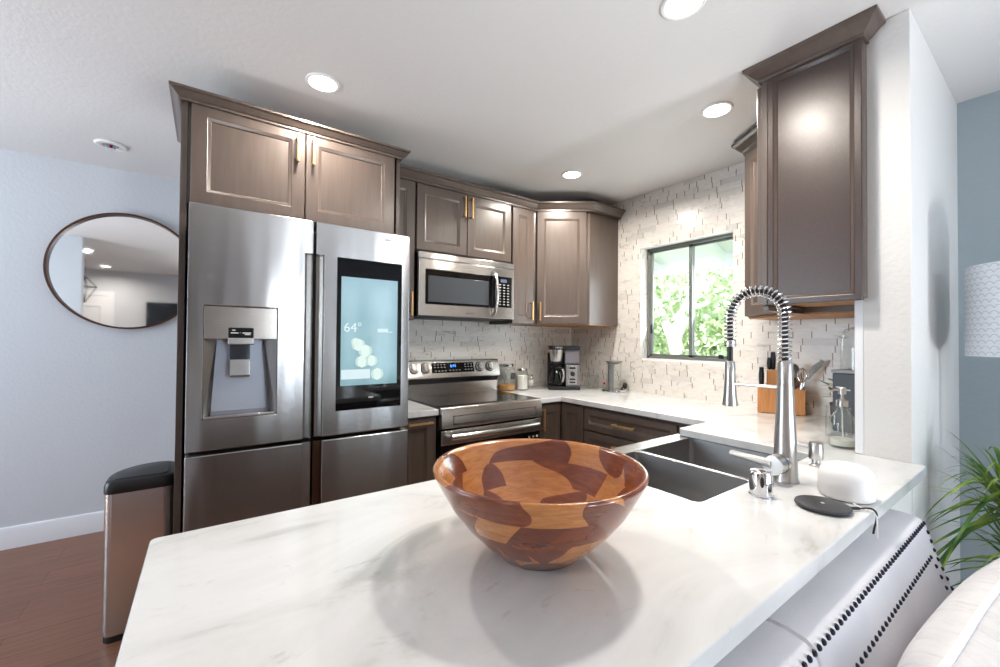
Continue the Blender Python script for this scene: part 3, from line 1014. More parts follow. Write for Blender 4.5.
# wall cabinets on the back wall
yb = 2.482    # carcass front, doors stand 21 mm proud
t = thing('wall_cabinet', 'narrow brown wall cabinet half hidden between refrigerator and microwave', 'cabinet', (0.98, yb, 1.44))
obj('body', MB().box(0.87, 1.084, yb + 0.001, YB - 0.002, 1.442, 2.36), M['wood'], t)
d = obj('door', MB().door((0.872, yb, 1.445), (1, 0, 0), (0, -1, 0), 0.206, 0.888), M['wood'], t)
obj('handle', MB().pull((1.052, yb - 0.021, 1.545), (0, 0, 1), (0, -1, 0), 0.15), M['brass'], d, label='brass bar handle')
t = thing('wall_cabinet', 'short two-door brown wall cabinet directly above the microwave', 'cabinet', (1.47, yb, 1.90))
obj('body', MB().box(1.086, 1.86, yb + 0.001, YB - 0.002, 1.898, 2.36), M['wood'], t)
for xa, xb, hx in ((1.091, 1.4685, 1.438), (1.4725, 1.855, 1.496)):
    d = obj('door', MB().door((xa, yb, 1.902), (1, 0, 0), (0, -1, 0), xb - xa, 0.431), M['wood'], t)
    obj('handle', MB().pull((hx, yb - 0.021, 2.235), (0, 0, 1), (0, -1, 0), 0.145), M['brass'], d, label='brass bar handle')
t = thing('wall_cabinet', 'tall narrow brown wall cabinet between microwave and diagonal corner cabinet', 'cabinet', (1.97, yb, 1.44))
obj('body', MB().box(1.862, 2.088, yb + 0.001, YB - 0.002, 1.442, 2.36), M['wood'], t)
d = obj('door', MB().door((1.870, yb, 1.445), (1, 0, 0), (0, -1, 0), 0.208, 0.888), M['wood'], t)
obj('handle', MB().pull((2.046, yb - 0.021, 1.545), (0, 0, 1), (0, -1, 0), 0.145), M['brass'], d, label='brass bar handle')
# diagonal corner cabinet
t = thing('wall_cabinet', 'diagonal corner wall cabinet with one tall door left of the window', 'cabinet', (2.45, 2.45, 1.44))
A, B = Vector((2.104, 2.475)), Vector((2.452, 2.222))
obj('body', MB().prism([(2.09, YB - 0.002), (2.09, 2.482), (A.x, A.y + 0.003), (B.x + 0.002, B.y), (XW - 0.002, 2.222), (XW - 0.002, YB - 0.002)], 1.447, 2.36), M['wood'], t)
obj('underside', MB().prism([(2.094, YB - 0.004), (2.094, 2.49), (A.x + 0.005, A.y + 0.005), (B.x + 0.008, B.y + 0.004), (XW - 0.004, 2.228), (XW - 0.004, YB - 0.004)], 1.440, 1.4465), M['natural'], t)
u = (B - A).normalized()
nrm = Vector((u.y, -u.x))
W = (B - A).length
o2 = A + u * 0.012
d = obj('door', MB().door((o2.x, o2.y, 1.448), (u.x, u.y, 0), (nrm.x, nrm.y, 0), W - 0.040, 0.885), M['wood'], t)
hp = A + u * 0.040 + nrm * 0.021
obj('handle', MB().pull((hp.x, hp.y, 1.545), (0, 0, 1), (nrm.x, nrm.y, 0), 0.145), M['brass'], d, label='brass bar handle')
# crown along the back run and round the corner cabinet
o = obj('crown_molding', crown([(0.872, yb - 0.020), (A.x - 0.006, yb - 0.020), (B.x, B.y - 0.022), (XW - 0.003, 2.20)], 2.335, 1, 0.82), M['wood'], angle=14)
tag(recenter(o, (1.8, 2.5, 2.34)), 'long brown crown molding along the back wall cabinets, turning around the corner cabinet', 'molding')

# cabinets on the divider wall at the right, seen end on
xe = 1.895
t = thing('wall_cabinet', 'tall glossy brown end cabinet hanging on the right against the white wall', 'cabinet', (2.2, 0.62, 1.47))
ct, cb0 = 2.412, 1.475
obj('body', MB().box(xe + 0.022, 2.30, 0.476, 0.742, cb0 + 0.03, ct), M['wood'], t)
obj('underside', MB().box(xe + 0.03, 2.30, 0.48, 0.735, cb0 + 0.012, cb0 + 0.029), M['natural'], t)
obj('wall_scribe', MB().box(xe + 0.022, 1.959, 0.437, 0.475, cb0 + 0.012, ct), M['wood'], t)
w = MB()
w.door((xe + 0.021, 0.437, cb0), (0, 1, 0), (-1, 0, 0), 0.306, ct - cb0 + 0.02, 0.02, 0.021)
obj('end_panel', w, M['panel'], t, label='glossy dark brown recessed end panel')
obj('face_frame', MB().box(xe + 0.002, 2.30, 0.743, 0.764, cb0, ct + 0.02), M['wood'], t, bevel=0.002)
d = obj('door', MB().door((xe + 0.012, 0.765, cb0 + 0.01), (1, 0, 0), (0, 1, 0), 0.36, ct - cb0 - 0.015), M['wood'], t)
obj('light_rail', MB().box(xe + 0.025, 2.30, 0.745, 0.768, cb0 - 0.022, cb0 - 0.001), M['wood'], t, bevel=0.003)
obj('crown_molding', crown([(1.958, 0.437), (xe + 0.003, 0.437), (xe + 0.003, 0.766), (2.30, 0.766)], ct + 0.006, -1, 0.80), M['wood'], t, angle=14)
t = thing('wall_cabinet', 'diagonal corner wall cabinet glimpsed behind the tall end cabinet on the right', 'cabinet', (2.55, 0.8, 1.46))
obj('body', MB().prism([(2.31, 0.476), (XW - 0.002, 0.476), (XW - 0.002, 1.085), (2.512, 1.085), (2.31, 0.80)], 1.462, 2.40), M['wood'], t)
obj('underside', MB().prism([(2.315, 0.48), (XW - 0.006, 0.48), (XW - 0.006, 1.080), (2.515, 1.080), (2.315, 0.803)], 1.452, 1.461), M['natural'], t)
A2, B2 = Vector((2.505, 1.085)), Vector((2.305, 0.803))
u2 = (B2 - A2).normalized()
n2 = Vector((u2.y, -u2.x))
if n2.x > 0:
    n2 = -n2
o3 = A2 + u2 * 0.012
d = obj('door', MB().door((o3.x, o3.y, 1.465), (u2.x, u2.y, 0), (n2.x, n2.y, 0), (B2 - A2).length - 0.03, 0.92), M['wood'], t)
obj('crown_molding', crown([(2.30, 0.80), (2.505, 1.092), (XW - 0.003, 1.092)], 2.392, -1, 0.95), M['wood'], t, angle=14)

# base cabinets
zc0 = 0.10


def toe(mb, *a):
    return mb.box(*a)


t = thing('base_cabinet', 'narrow brown pull-out base cabinet between refrigerator and range', 'cabinet', (0.99, 2.45, 0))
obj('body', MB().box(0.872, 1.102, 2.193, YB - 0.004, zc0, 0.8795), M['wood'], t)
obj('toe_kick', MB().box(0.872, 1.102, 2.25, 2.70, 0, zc0), M['black'], t)
d = obj('door', MB().door((0.876, 2.192, 0.115), (1, 0, 0), (0, -1, 0), 0.222, 0.75), M['wood'], t)
obj('handle', MB().pull((0.992, 2.171, 0.842), (1, 0, 0), (0, -1, 0), 0.15), M['brass'], d, label='brass bar handle')
t = thing('base_cabinet', 'corner base cabinet with folding doors to the right of the range', 'cabinet', (2.3, 2.4, 0))
obj('body', MB().prism([(1.882, YB - 0.004), (1.882, 2.193), (2.122, 2.193), (2.122, 1.955), (XW - 0.004, 1.955), (XW - 0.004, YB - 0.004)], zc0, 0.8795), M['wood'], t)
obj('toe_kick', MB().prism([(1.882, 2.72), (1.882, 2.25), (2.18, 2.25), (2.18, 1.955), (2.76, 1.955), (2.76, 2.72)], 0, zc0), M['black'], t)
d = obj('door', MB().door((1.886, 2.192, 0.115), (1, 0, 0), (0, -1, 0), 0.212, 0.75), M['wood'], t, label='left folding door')
obj('handle', MB().pull((1.915, 2.171, 0.765), (0, 0, 1), (0, -1, 0), 0.15), M['brass'], d, label='brass bar handle')
d = obj('door', MB().door((2.121, 2.168, 0.115), (0, -1, 0), (-1, 0, 0), 0.21, 0.75), M['wood'], t, label='right folding door')
t = thing('base_cabinet', 'brown drawer base cabinet under the counter by the window', 'cabinet', (2.45, 1.6, 0))
obj('body', MB().box(2.122, XW - 0.004, 1.262, 1.953, zc0, 0.8795), M['wood'], t)
obj('toe_kick', MB().box(2.18, 2.76, 1.262, 1.953, 0, zc0), M['black'], t)
for za, hh in ((0.718, 0.142), (0.425, 0.283), (0.115, 0.300)):
    d = obj('drawer', MB().door((2.121, 1.947, za), (0, -1, 0), (-1, 0, 0), 0.680, hh, rail=0.042), M['wood'], t)
    obj('handle', MB().pull((2.100, 1.61, za + hh * (0.52 if hh < 0.2 else 0.8)), (0, 1, 0), (-1, 0, 0), 0.16), M['brass'], d, label='brass bar handle')
t = thing('base_cabinet', 'blind corner base cabinet under the counter below the knife block', 'cabinet', (2.45, 0.9, 0))
obj('body', MB().box(1.842, XW - 0.004, 0.478, 1.05, zc0, 0.8795), M['wood'], t)
obj('toe_kick', MB().box(1.842, 2.76, 0.50, 1.0, 0, zc0), M['black'], t)
obj('filler', MB().box(2.106, XW - 0.004, 1.051, 1.260, zc0, 0.8795), M['wood'], t)
d = obj('door', MB().door((2.10, 1.051, 0.115), (-1, 0, 0), (0, 1, 0), 0.25, 0.73), M['wood'], t)
t = thing('base_cabinet', 'brown sink base cabinet under the peninsula', 'cabinet', (1.4, 0.75, 0))
obj('body', MB().box(0.96, 1.838, 0.478, 1.05, zc0, 0.60), M['wood'], t)
obj('toe_kick', MB().box(0.96, 1.838, 0.478, 1.0, 0, zc0), M['black'], t)
for xa in (0.966, 1.402):
    d = obj('door', MB().door((xa + 0.43, 1.051, 0.115), (-1, 0, 0), (0, 1, 0), 0.43, 0.48), M['wood'], t)
    obj('handle', MB().pull((xa + (0.38 if xa < 1 else 0.05), 1.072, 0.48), (0, 0, 1), (0, 1, 0), 0.15), M['brass'], d, label='brass bar handle')
t = thing('base_cabinet', 'brown base cabinet under the free end of the peninsula below the wooden bowl', 'cabinet', (0.46, 0.75, 0))
obj('body', MB().box(-0.04, 0.957, 0.455, 1.05, zc0, 0.8795), M['wood'], t)
obj('toe_kick', MB().box(-0.02, 0.957, 0.455, 1.0, 0, zc0), M['black'], t)
for xa in (-0.036, 0.462):
    d = obj('door', MB().door((xa + 0.49, 1.051, 0.115), (-1, 0, 0), (0, 1, 0), 0.49, 0.75), M['wood'], t)
    obj('handle', MB().pull((xa + 0.44, 1.072, 0.76), (0, 0, 1), (0, 1, 0), 0.15), M['brass'], d, label='brass bar handle')

# ------------------------------------------------------------------ countertops
ZT = 0.914
poly = [(-0.088, 0.287), (1.956, 0.287), (1.956, 0.477), (XW - 0.002, 0.477), (XW - 0.002, YB - 0.002), (1.880, YB - 0.002), (1.880, 2.150), (2.082, 2.150), (2.082, 1.085), (1.805, 1.085), (1.805, 0.556), (1.020, 0.556), (1.020, 1.085), (-0.088, 1.092)]
poly = arc_round(poly, {0: 0.012, 1: 0.01, 13: 0.012, 9: 0.022, 10: 0.02, 11: 0.02, 12: 0.01})
o = obj('countertop', MB().prism(poly, ZT - 0.034, ZT), M['marble'], bevel=0.0035)
tag(recenter(o, (1.0, 0.7, ZT)), 'long white marble countertop running from the window wall round onto the peninsula', 'countertop')
o = obj('countertop', MB().box(0.870, 1.103, 2.150, YB - 0.002, ZT - 0.034, ZT), M['marble'], bevel=0.003)
tag(recenter(o, (0.99, 2.45, ZT)), 'short white marble countertop piece between refrigerator and range', 'countertop')

# ------------------------------------------------------------------ sink
zr = ZT - 0.035
t = thing('kitchen_sink', 'stainless double-bowl apron sink set into the peninsula countertop', 'sink', (1.41, 0.8, 0.61))


def bowl_loops(xa, xb, ya, yb_, depth):
    def rr(i, r, z):
        p = [(xa + i, ya + i), (xb - i, ya + i), (xb - i, yb_ - i), (xa + i, yb_ - i)]
        return [(x, y, z) for x, y in arc_round(p, {0: r, 1: r, 2: r, 3: r}, 5)]
    return [rr(-0.003, 0.018, zr - 0.0005), rr(0.0, 0.018, zr - 0.003), rr(0.004, 0.02, zr - depth + 0.02), rr(0.012, 0.024, zr - depth + 0.006), rr(0.03, 0.03, zr - depth), rr(0.10, 0.03, zr - depth - 0.004)]


bw = {}
for nm, xa, xb in (('left_bowl', 1.006, 1.418), ('right_bowl', 1.434, 1.818)):
    w = MB().loft(bowl_loops(xa, xb, 0.542, 1.030, 0.225), False, True)
    o = obj(nm, w, M['steel_sink'], t, label='left sink bowl' if 'left' in nm else 'right sink bowl')
    sol = o.modifiers.new('gauge', 'SOLIDIFY')
    sol.thickness = 0.0015
    sol.offset = 1
    cx = (xa + xb) / 2
    obj('drain', MB().lathe([(0, 0.001), (0.018, 0.001), (0.022, 0.004), (0.052, 0.004), (0.056, 0.0015), (0.056, 0), (0, 0)], (cx, 0.72, zr - 0.2285)), M['chrome'], o)
w = MB()
w.box(1.419, 1.433, 0.545, 1.028, zr - 0.03, zr)             # divider
w.box(0.985, 1.84, 1.031, 1.108, zr - 0.012, zr)             # front ledge
w.box(0.985, 1.005, 0.53, 1.031, zr - 0.004, zr)
w.box(1.819, 1.84, 0.53, 1.031, zr - 0.004, zr)
obj('rim', w, M['steel'], t, bevel=0.002)
obj('apron', MB().box(0.985, 1.84, 1.090, 1.108, zr - 0.25, zr - 0.012), M['steel'], t, bevel=0.004)

# ------------------------------------------------------------------ pull-down spring faucet
fx0, fy0 = 1.400, 0.500
t = thing('kitchen_faucet', 'tall brushed nickel spring faucet standing behind the sink', 'faucet', (fx0, fy0, ZT))
obj('body', MB().lathe([(0, 0), (0.034, 0), (0.034, 0.004), (0.0315, 0.008), (0.030, 0.06), (0.0275, 0.13), (0.0235, 0.21), (0.0215, 0.275), (0.021, 0.283), (0, 0.283)]), M['nickel'], t, world=False)
obj('riser', MB().lathe([(0, 0.283), (0.020, 0.284), (0.0195, 0.345), (0.017, 0.35), (0, 0.35)]), M['nickel'], t, world=False)
L = 0.158
ra = L / 2
zt = 0.490
path = []
for k in range(10):
    path.append(Vector((0, 0, 0.345 + (zt - 0.345) * k / 10)))
for k in range(25):
    a = PI * k / 24
    path.append(Vector((0, ra - ra * math.cos(a), zt + ra * math.sin(a))))
for k in range(1, 5):
    path.append(Vector((0, L, zt - 0.10 * k / 4)))
obj('hose', MB().tube(path + [Vector((0, L, 0.345))], 0.0085, 12), M['black'], t, world=False)
# resample the path for the coil
cum = [0.0]
for a, b in zip(path, path[1:]):
    cum.append(cum[-1] + (b - a).length)


def at(s):
    for i in range(len(path) - 1):
        if s <= cum[i + 1] or i == len(path) - 2:
            q = (s - cum[i]) / (cum[i + 1] - cum[i])
            return path[i].lerp(path[i + 1], q), (path[i + 1] - path[i]).normalized()


turns, per = 38, 12
hel = []
for k in range(turns * per + 1):
    s = cum[-1] * k / (turns * per)
    p, tn = at(s)
    a1 = Vector((1, 0, 0))
    a2 = tn.cross(a1)
    th = 2 * PI * k / per
    hel.append(p + (a1 * math.cos(th) + a2 * math.sin(th)) * 0.0165)
obj('spring', MB().tube(hel, 0.0024, 6), M['chrome'], t, world=False)
obj('spring_collar', MB().cyl((0, L, 0.392), (0, L, 0.410), 0.0175), M['nickel'], t, world=False)
obj('spray_head', MB().lathe([(0, 0.345), (0.012, 0.345), (0.0145, 0.34), (0.016, 0.29), (0.0185, 0.24), (0.0225, 0.205), (0.0225, 0.200), (0.017, 0.198), (0, 0.199)], (0, L, 0)), M['nickel'], t, world=False)
obj('holder_arm', MB().tube([(0, 0.015, 0.272), (0, 0.08, 0.272), (0, L - 0.012, 0.272)], 0.0055, 10), M['nickel'], t, world=False)
hd = obj('lever', MB().cyl((-0.015, 0.004, 0.054), (-0.078, 0.004, 0.054), 0.0275), M['nickel'], t, world=False, bevel=0.002)
obj('lever_ring', MB().cyl((-0.040, 0.004, 0.054), (-0.043, 0.004, 0.054), 0.0280), M['black'], hd, world=False)
obj('lever_handle', MB().tube([(-0.060, 0.008, 0.055), (-0.060, 0.045, 0.057), (-0.060, 0.09, 0.060), (-0.060, 0.128, 0.062)], [0.026, 0.0190, 0.0140, 0.0130], 14, flat=0.62, flat_axis=(0, 0, 1)), M['nickel'], hd, world=False, bevel=0.002)

t = thing('soap_dispenser', 'small brushed nickel soap pump beside the faucet at the right', 'soap dispenser', (1.648, 0.500, ZT))
obj('base_flange', MB().lathe([(0, 0), (0.020, 0), (0.020, 0.004), (0.012, 0.010), (0.010, 0.03), (0, 0.03)]), M['nickel'], t, world=False)
obj('pump_head', MB().lathe([(0, 0.022), (0.019, 0.022), (0.0205, 0.026), (0.0205, 0.072), (0.0185, 0.076), (0, 0.076)]), M['nickel'], t, world=False)
obj('spout', MB().tube([(0, 0.01, 0.058), (0, 0.05, 0.062), (0, 0.085, 0.058), (0, 0.098, 0.046)], [0.007, 0.0065, 0.006, 0.005], 10), M['nickel'], t, world=False)

t = thing('air_gap', 'shiny chrome air gap cap with dark slots in front of the faucet', 'air gap', (1.213, 0.490, ZT))
obj('cap', MB().lathe([(0, 0), (0.030, 0), (0.030, 0.003), (0.0275, 0.005), (0.0275, 0.056), (0.026, 0.062), (0.022, 0.065), (0, 0.066)]), M['chrome'], t, world=False)
for a in (1.15 * PI, 1.62 * PI):
    w = MB().loft([[(r * math.cos(a + 0.18 * math.cos(q * PI / 8)), r * math.sin(a + 0.18 * math.cos(q * PI / 8)), 0.040 + 0.014 * math.sin(q * PI / 8)) for q in range(16)] for r in (0.024, 0.0279)])
    obj('slot', w, M['black'], t, world=False)

# ------------------------------------------------------------------ things on the peninsula
t = thing('smart_speaker', 'smooth white rounded puck device beside the faucet end of the counter', 'speaker', (1.385, 0.354, ZT))
obj('shell', MB().lathe([(0, 0.002), (0.054, 0.002), (0.0585, 0.006), (0.0605, 0.018), (0.061, 0.036), (0.0595, 0.056), (0.055, 0.071), (0.046, 0.081), (0.030, 0.0865), (0, 0.088)], seg=48), M['white'], t, world=False, angle=60)
obj('foot', MB().lathe([(0, 0), (0.050, 0), (0.051, 0.003), (0, 0.003)]), M['midgrey'], t, world=False)
w = MB()
w.tube([(-0.052, -0.025, 0.006), (-0.060, -0.034, 0.003), (-0.075, -0.052, 0.004), (-0.083, -0.072, 0.0045), (-0.083, -0.0785, -0.005), (-0.082, -0.0795, -0.055)], 0.0016, 8)
obj('power_cord', w, M['white'], t, world=False)

t = thing('wireless_charger', 'flat round black wireless charging pad with a cable over the counter edge', 'charger', (1.243, 0.364, ZT))
obj('pad', MB().lathe([(0, 0), (0.046, 0), (0.055, 0.004), (0.0575, 0.008), (0.056, 0.011), (0.050, 0.0125), (0, 0.0125)], seg=48), M['darkgrey'], t, world=False)
obj('charging_mark', MB().lathe([(0, 0.0125), (0.004, 0.0125), (0.004, 0.0130), (0, 0.0130)]), M['print'], t, world=False)
w = MB()
cpts = [(0.036, -0.044, 0.006), (0.050, -0.056, 0.006), (0.068, -0.066, 0.006), (0.078, -0.076, 0.005), (0.079, -0.0835, -0.003), (0.074, -0.0845, -0.018), (0.060, -0.0835, -0.034), (0.052, -0.0835, -0.045)]
sp = []
for i in range(len(cpts) - 1):
    p0, p1, p2, p3 = [Vector(cpts[max(0, min(len(cpts) - 1, i + q))]) for q in (-1, 0, 1, 2)]
    for k in range(6):
        s = k / 6
        sp.append(0.5 * ((2 * p1) + (p2 - p0) * s + (2 * p0 - 5 * p1 + 4 * p2 - p3) * s * s + (3 * p1 - p0 - 3 * p2 + p3) * s ** 3))
sp.append(Vector(cpts[-1]))
w.tube(sp, 0.0022, 8)
w.tube([(0.036, -0.044, 0.006), (0.052, -0.0575, 0.006)], 0.004, 8)
obj('cable', w, M['rubber'], t, world=False)

# segmented wooden bowl
o = obj('wooden_bowl', MB().lathe([(0, 0.0), (0.070, 0.0), (0.079, 0.002), (0.085, 0.008), (0.112, 0.032), (0.143, 0.064), (0.169, 0.098), (0.189, 0.133), (0.2025, 0.158), (0.2045, 0.163), (0.202, 0.167), (0.196, 0.167), (0.191, 0.161), (0.177, 0.135), (0.156, 0.101), (0.127, 0.066), (0.096, 0.036), (0.07, 0.021), (0.035, 0.015), (0, 0.014)], seg=96), M['bowl'], angle=80)
o.location = (0.532, 0.612, ZT + 0.0005)
o.rotation_euler = (0, 0, 0.5)
tag(o, 'large round salad bowl of dark and pale wood segments on the peninsula', 'bowl')

# ------------------------------------------------------------------ microwave
mx0, mx1, my, mz0, mz1 = 1.093, 1.860, 2.428, 1.472, 1.886
t = thing('microwave', 'stainless over-the-range microwave with a black window', 'microwave', (1.48, 2.6, mz0))
obj('body', MB().box(mx0 + 0.003, mx1 - 0.003, my + 0.03, YB - 0.003, mz0 - 0.004, mz1), M['black'], t)
obj('vent_grille', MB().box(mx0, mx1, my + 0.004, my + 0.029, 1.846, mz1), M['steel'], t, bevel=0.003)
d = obj('door', MB().box(mx0, mx1, my, my + 0.029, mz0, 1.843), M['steel'], t, bevel=0.004)
obj('window_frame', MB().box(1.140, 1.690, my - 0.002, my + 0.003, 1.548, 1.778), M['gloss'], d, bevel=0.002)
obj('window_glass', MB().box(1.160, 1.632, my - 0.003, my - 0.0015, 1.565, 1.735), plain('grey_microwave_window', srgb(74, 78, 82), 0.15), d, bevel=0.001)
hpts = [(1.668, my - 0.002, 1.810), (1.672, my - 0.022, 1.795), (1.676, my - 0.040, 1.740), (1.678, my - 0.046, 1.66), (1.676, my - 0.040, 1.58), (1.672, my - 0.022, 1.512), (1.668, my - 0.002, 1.498)]
obj('handle', MB().tube(hpts, 0.0125, 12), M['steel'], d)
k = obj('control_panel', MB().box(1.706, 1.836, my - 0.0025, my + 0.003, 1.556, 1.780), M['gloss'], d, bevel=0.001)
obj('lcd', MB().box(1.735, 1.790, my - 0.0032, my - 0.0022, 1.738, 1.762), M['lcd'], k, smooth=False)
w = MB()
for r in range(8):
    for c in range(3):
        zz = 1.718 - r * 0.0205
        w.box(1.722 + c * 0.036, 1.722 + c * 0.036 + 0.016, my - 0.0031, my - 0.0022, zz, zz + 0.005)
obj('keypad', w, M['print'], k, smooth=False)
text_mesh('SAMSUNG', 0.016, M['badge'], t, place3(Vector((1.48, my - 0.0006, 1.498)) - root_loc(t), (1, 0, 0), (0, 0, 1)), 'brand_lettering')
w = MB()
for q in range(9):
    w.box(mx0 + 0.05, mx1 - 0.08, my + 0.06 + q * 0.03, my + 0.075 + q * 0.03, mz0 - 0.010, mz0 - 0.004)
obj('filter_slats', w, M['darkgrey'], t)

# ------------------------------------------------------------------ range
rx0, rx1, ry = 1.108, 1.874, 2.134
t = thing('range', 'freestanding stainless electric range with a black glass cooktop', 'range', (1.49, 2.45, 0))
obj('body', MB().box(rx0 + 0.006, rx1 - 0.006, ry + 0.045, 2.735, 0.02, 0.902), M['black'], t)
obj('feet', MB().box(rx0 + 0.05, rx1 - 0.05, ry + 0.09, 2.70, 0, 0.02), M['rubber'], t)
obj('cooktop', MB().box(rx0 + 0.004, rx1 - 0.004, ry + 0.014, 2.655, 0.903, 0.921), M['gloss'], t, bevel=0.003)
w = MB()
w.prism_x([(ry + 0.016, 0.924), (ry - 0.002, 0.920), (ry - 0.010, 0.905), (ry - 0.014, 0.806), (ry - 0.008, 0.798), (ry + 0.044, 0.798), (ry + 0.044, 0.902), (ry + 0.016, 0.902)], rx0, rx1)
fp = obj('front_panel', w, M['steel'], t, bevel=0.003)
w = MB()
zz0, zz1, ya = 0.818, 0.872, ry - 0.0155
for a, b, c, d_ in ((rx0 + 0.075, rx1 - 0.055, zz1 - 0.004, zz1), (rx0 + 0.075, rx1 - 0.055, zz0, zz0 + 0.008), (rx0 + 0.075, rx0 + 0.080, zz0, zz1), (rx1 - 0.060, rx1 - 0.055, zz0, zz1)):
    w.box(a, b, ya - 0.002, ya + 0.008, c, d_)
obj('panel_groove', w, M['chrome'], fp)
d = obj('oven_door', MB().box(rx0 + 0.004, rx1 - 0.004, ry + 0.002, ry + 0.044, 0.205, 0.785), M['ovenglass'], t, bevel=0.004, label='black glass oven door')
obj('door_band', MB().box(rx0 + 0.004, rx1 - 0.004, ry - 0.004, ry + 0.02, 0.700, 0.786), M['steel'], d, bevel=0.004)
hh = [(rx0 + 0.05 + (rx1 - rx0 - 0.1) * q / 12, ry - 0.036 - 0.018 * math.sin(PI * q / 12), 0.752) for q in range(13)]
w = MB().tube(hh, 0.017, 14, flat=1.15, flat_axis=(0, 0, 1))
for q in (hh[0], hh[-1]):
    w.cyl((q[0], q[1], q[2]), (q[0], ry, q[2]), 0.013)
obj('handle', w, M['steel'], d)
w = MB()
for q in range(3):
    w.lathe([(0, 0), (0.008, 0), (0.008, 0.0015), (0, 0.0015)], (0, 0, 0), 12)
    bmesh.ops.rotate(w.bm, cent=(0, 0, 0), matrix=Matrix.Rotation(PI / 2, 3, 'X'), verts=w.bm.verts[-26:])
    bmesh.ops.translate(w.bm, vec=(rx1 - 0.10 + q * 0.034, ry + 0.0015, 0.668), verts=w.bm.verts[-26:])
obj('door_icons', w, M['print'], d)
obj('storage_drawer', MB().box(rx0 + 0.004, rx1 - 0.004, ry + 0.002, ry + 0.044, 0.045, 0.198), M['steel'], t, bevel=0.004)
# backguard
obj('backguard_riser', MB().prism_x([(2.656, 0.915), (2.650, 1.004), (2.735, 1.004), (2.735, 0.915)], rx0 + 0.002, rx1 - 0.002), M['steel'], t)
obj('backguard_vent', MB().prism_x([(2.652, 1.004), (2.622, 1.046), (2.735, 1.046), (2.735, 1.004)], rx0 + 0.004, rx1 - 0.008), M['black'], t)
th = math.atan2(0.042, 0.118)
hp0, hp1 = (2.614, 1.048), (2.648, 1.164)
bg_ = obj('backguard', MB().prism_x([(2.618, 1.040), hp0, hp1, (2.654, 1.170), (2.735, 1.170), (2.735, 1.046), (2.630, 1.040)], rx0, rx1), M['steel'], t, bevel=0.003)
pd = Vector((0, hp1[0] - hp0[0], hp1[1] - hp0[1])).normalized()
pn = Vector((0, -pd.z, pd.y))


def on_panel(x, s, out=0.0):
    return Vector((x, hp0[0], hp0[1])) + pd * s + pn * out


def slab(mb, xa, xb, s0, s1, o0, o1):
    mb.loft([[on_panel(xa, s0, o), on_panel(xb, s0, o), on_panel(xb, s1, o), on_panel(xa, s1, o)] for o in (o0, o1)])
    return mb


cp = obj('control_glass', slab(MB(), 1.292, 1.640, 0.034, 0.106, -0.002, 0.0015), M['gloss'], t)
text_mesh('6:41', 0.030, M['blue'], cp, place3(on_panel(1.465, 0.082, 0.0018) - root_loc(t), (1, 0, 0), pd), 'clock_digits', label='blue clock digits')
w = MB()
for xa, s0, n in ((1.31, 0.090, 4), (1.31, 0.072, 4), (1.315, 0.045, 4), (1.43, 0.048, 4), (1.56, 0.090, 3), (1.56, 0.072, 3), (1.56, 0.050, 3)):
    for q in range(n):
        slab(w, xa + q * 0.026, xa + q * 0.026 + 0.013, s0, s0 + 0.005, 0.0014, 0.0019)
obj('button_print', w, M['midgrey'], cp, smooth=False)
for kx in (1.158, 1.243, 1.690, 1.784):
    p0, p1, p2 = on_panel(kx, 0.070, 0.0), on_panel(kx, 0.070, 0.012), on_panel(kx, 0.070, 0.032)
    kb = obj('knob', MB().tube([p0, p1, p1, p2], [0.034, 0.032, 0.027, 0.024], 24), M['steel'], t, bevel=0.001)
    obj('knob_ring', MB().tube([p0 - pn * 0.001, p0 + pn * 0.004], [0.040, 0.038], 24), M['black'], kb)
    obj('knob_grip', MB().loft([[p2 + pn * o + Vector((sx * 0.005, 0, 0)) + pd * sz * 0.022 for sx, sz in ((-1, -1), (1, -1), (1, 1), (-1, 1))] for o in (-0.002, 0.006)]), M['chrome'], kb)

# ------------------------------------------------------------------ jars and appliances in the back corner


def jar(name, label, x, y, r, h, fill_mat, fill_h, cat='jar', group='glass jars by the range'):
    t = thing(name, label, cat, (x, y, ZT), 0, group)
    obj('glass_body', MB().lathe([(0, 0.003), (r * 0.9, 0.003), (r, 0.012), (r, h * 0.72), (r * 0.95, h * 0.80), (r * 0.72, h * 0.88), (r * 0.72, h * 0.92), (r * 0.69, h * 0.92), (r * 0.69, h * 0.885), (r * 0.91, h * 0.80), (r * 0.96, h * 0.71), (r * 0.96, 0.014), (0, 0.009)]), M['glass'], t, world=False)
    if fill_mat:
        obj('contents', MB().lathe([(0, 0.010), (r * 0.94, 0.011), (r * 0.945, fill_h), (r * 0.5, fill_h + 0.006), (0, fill_h + 0.002)]), fill_mat, t, world=False)
    obj('lid', MB().lathe([(0, h * 0.90), (r * 0.78, h * 0.90), (r * 0.80, h * 0.92), (r * 0.80, h * 0.985), (r * 0.76, h), (0, h)]), M['chrome'], t, world=False)
    return t


a = jar('storage_jar', 'wide glass jar with a dark label and golden cereal at the bottom', 1.962, 2.655, 0.076, 0.215, M['cereal'], 0.045)
w = MB()
w.loft([[(0.0775 * math.cos(q), 0.0775 * math.sin(q), z) for q in [(-100 + k * 5) * PI / 180 for k in range(10)]] for z in (0.095, 0.145)], False, False, False)
lb = obj('label', w, M['darkgrey'], a, world=False, label='dark square label')
lb.modifiers.new('thickness', 'SOLIDIFY').thickness = 0.001
jar('storage_jar', 'medium glass jar filled with white flour', 2.085, 2.610, 0.052, 0.175, M['flour'], 0.118)
b = jar('storage_jar', 'smallest glass jar with a white label, behind the flour jar', 2.215, 2.665, 0.032, 0.115, None, 0)
w = MB()
w.loft([[(0.0328 * math.cos(q), 0.0328 * math.sin(q), z) for q in [(-150 + k * 8) * PI / 180 for k in range(14)]] for z in (0.02, 0.075)], False, False, False)
lb = obj('label', w, M['flour'], b, world=False, label='white wrap label')
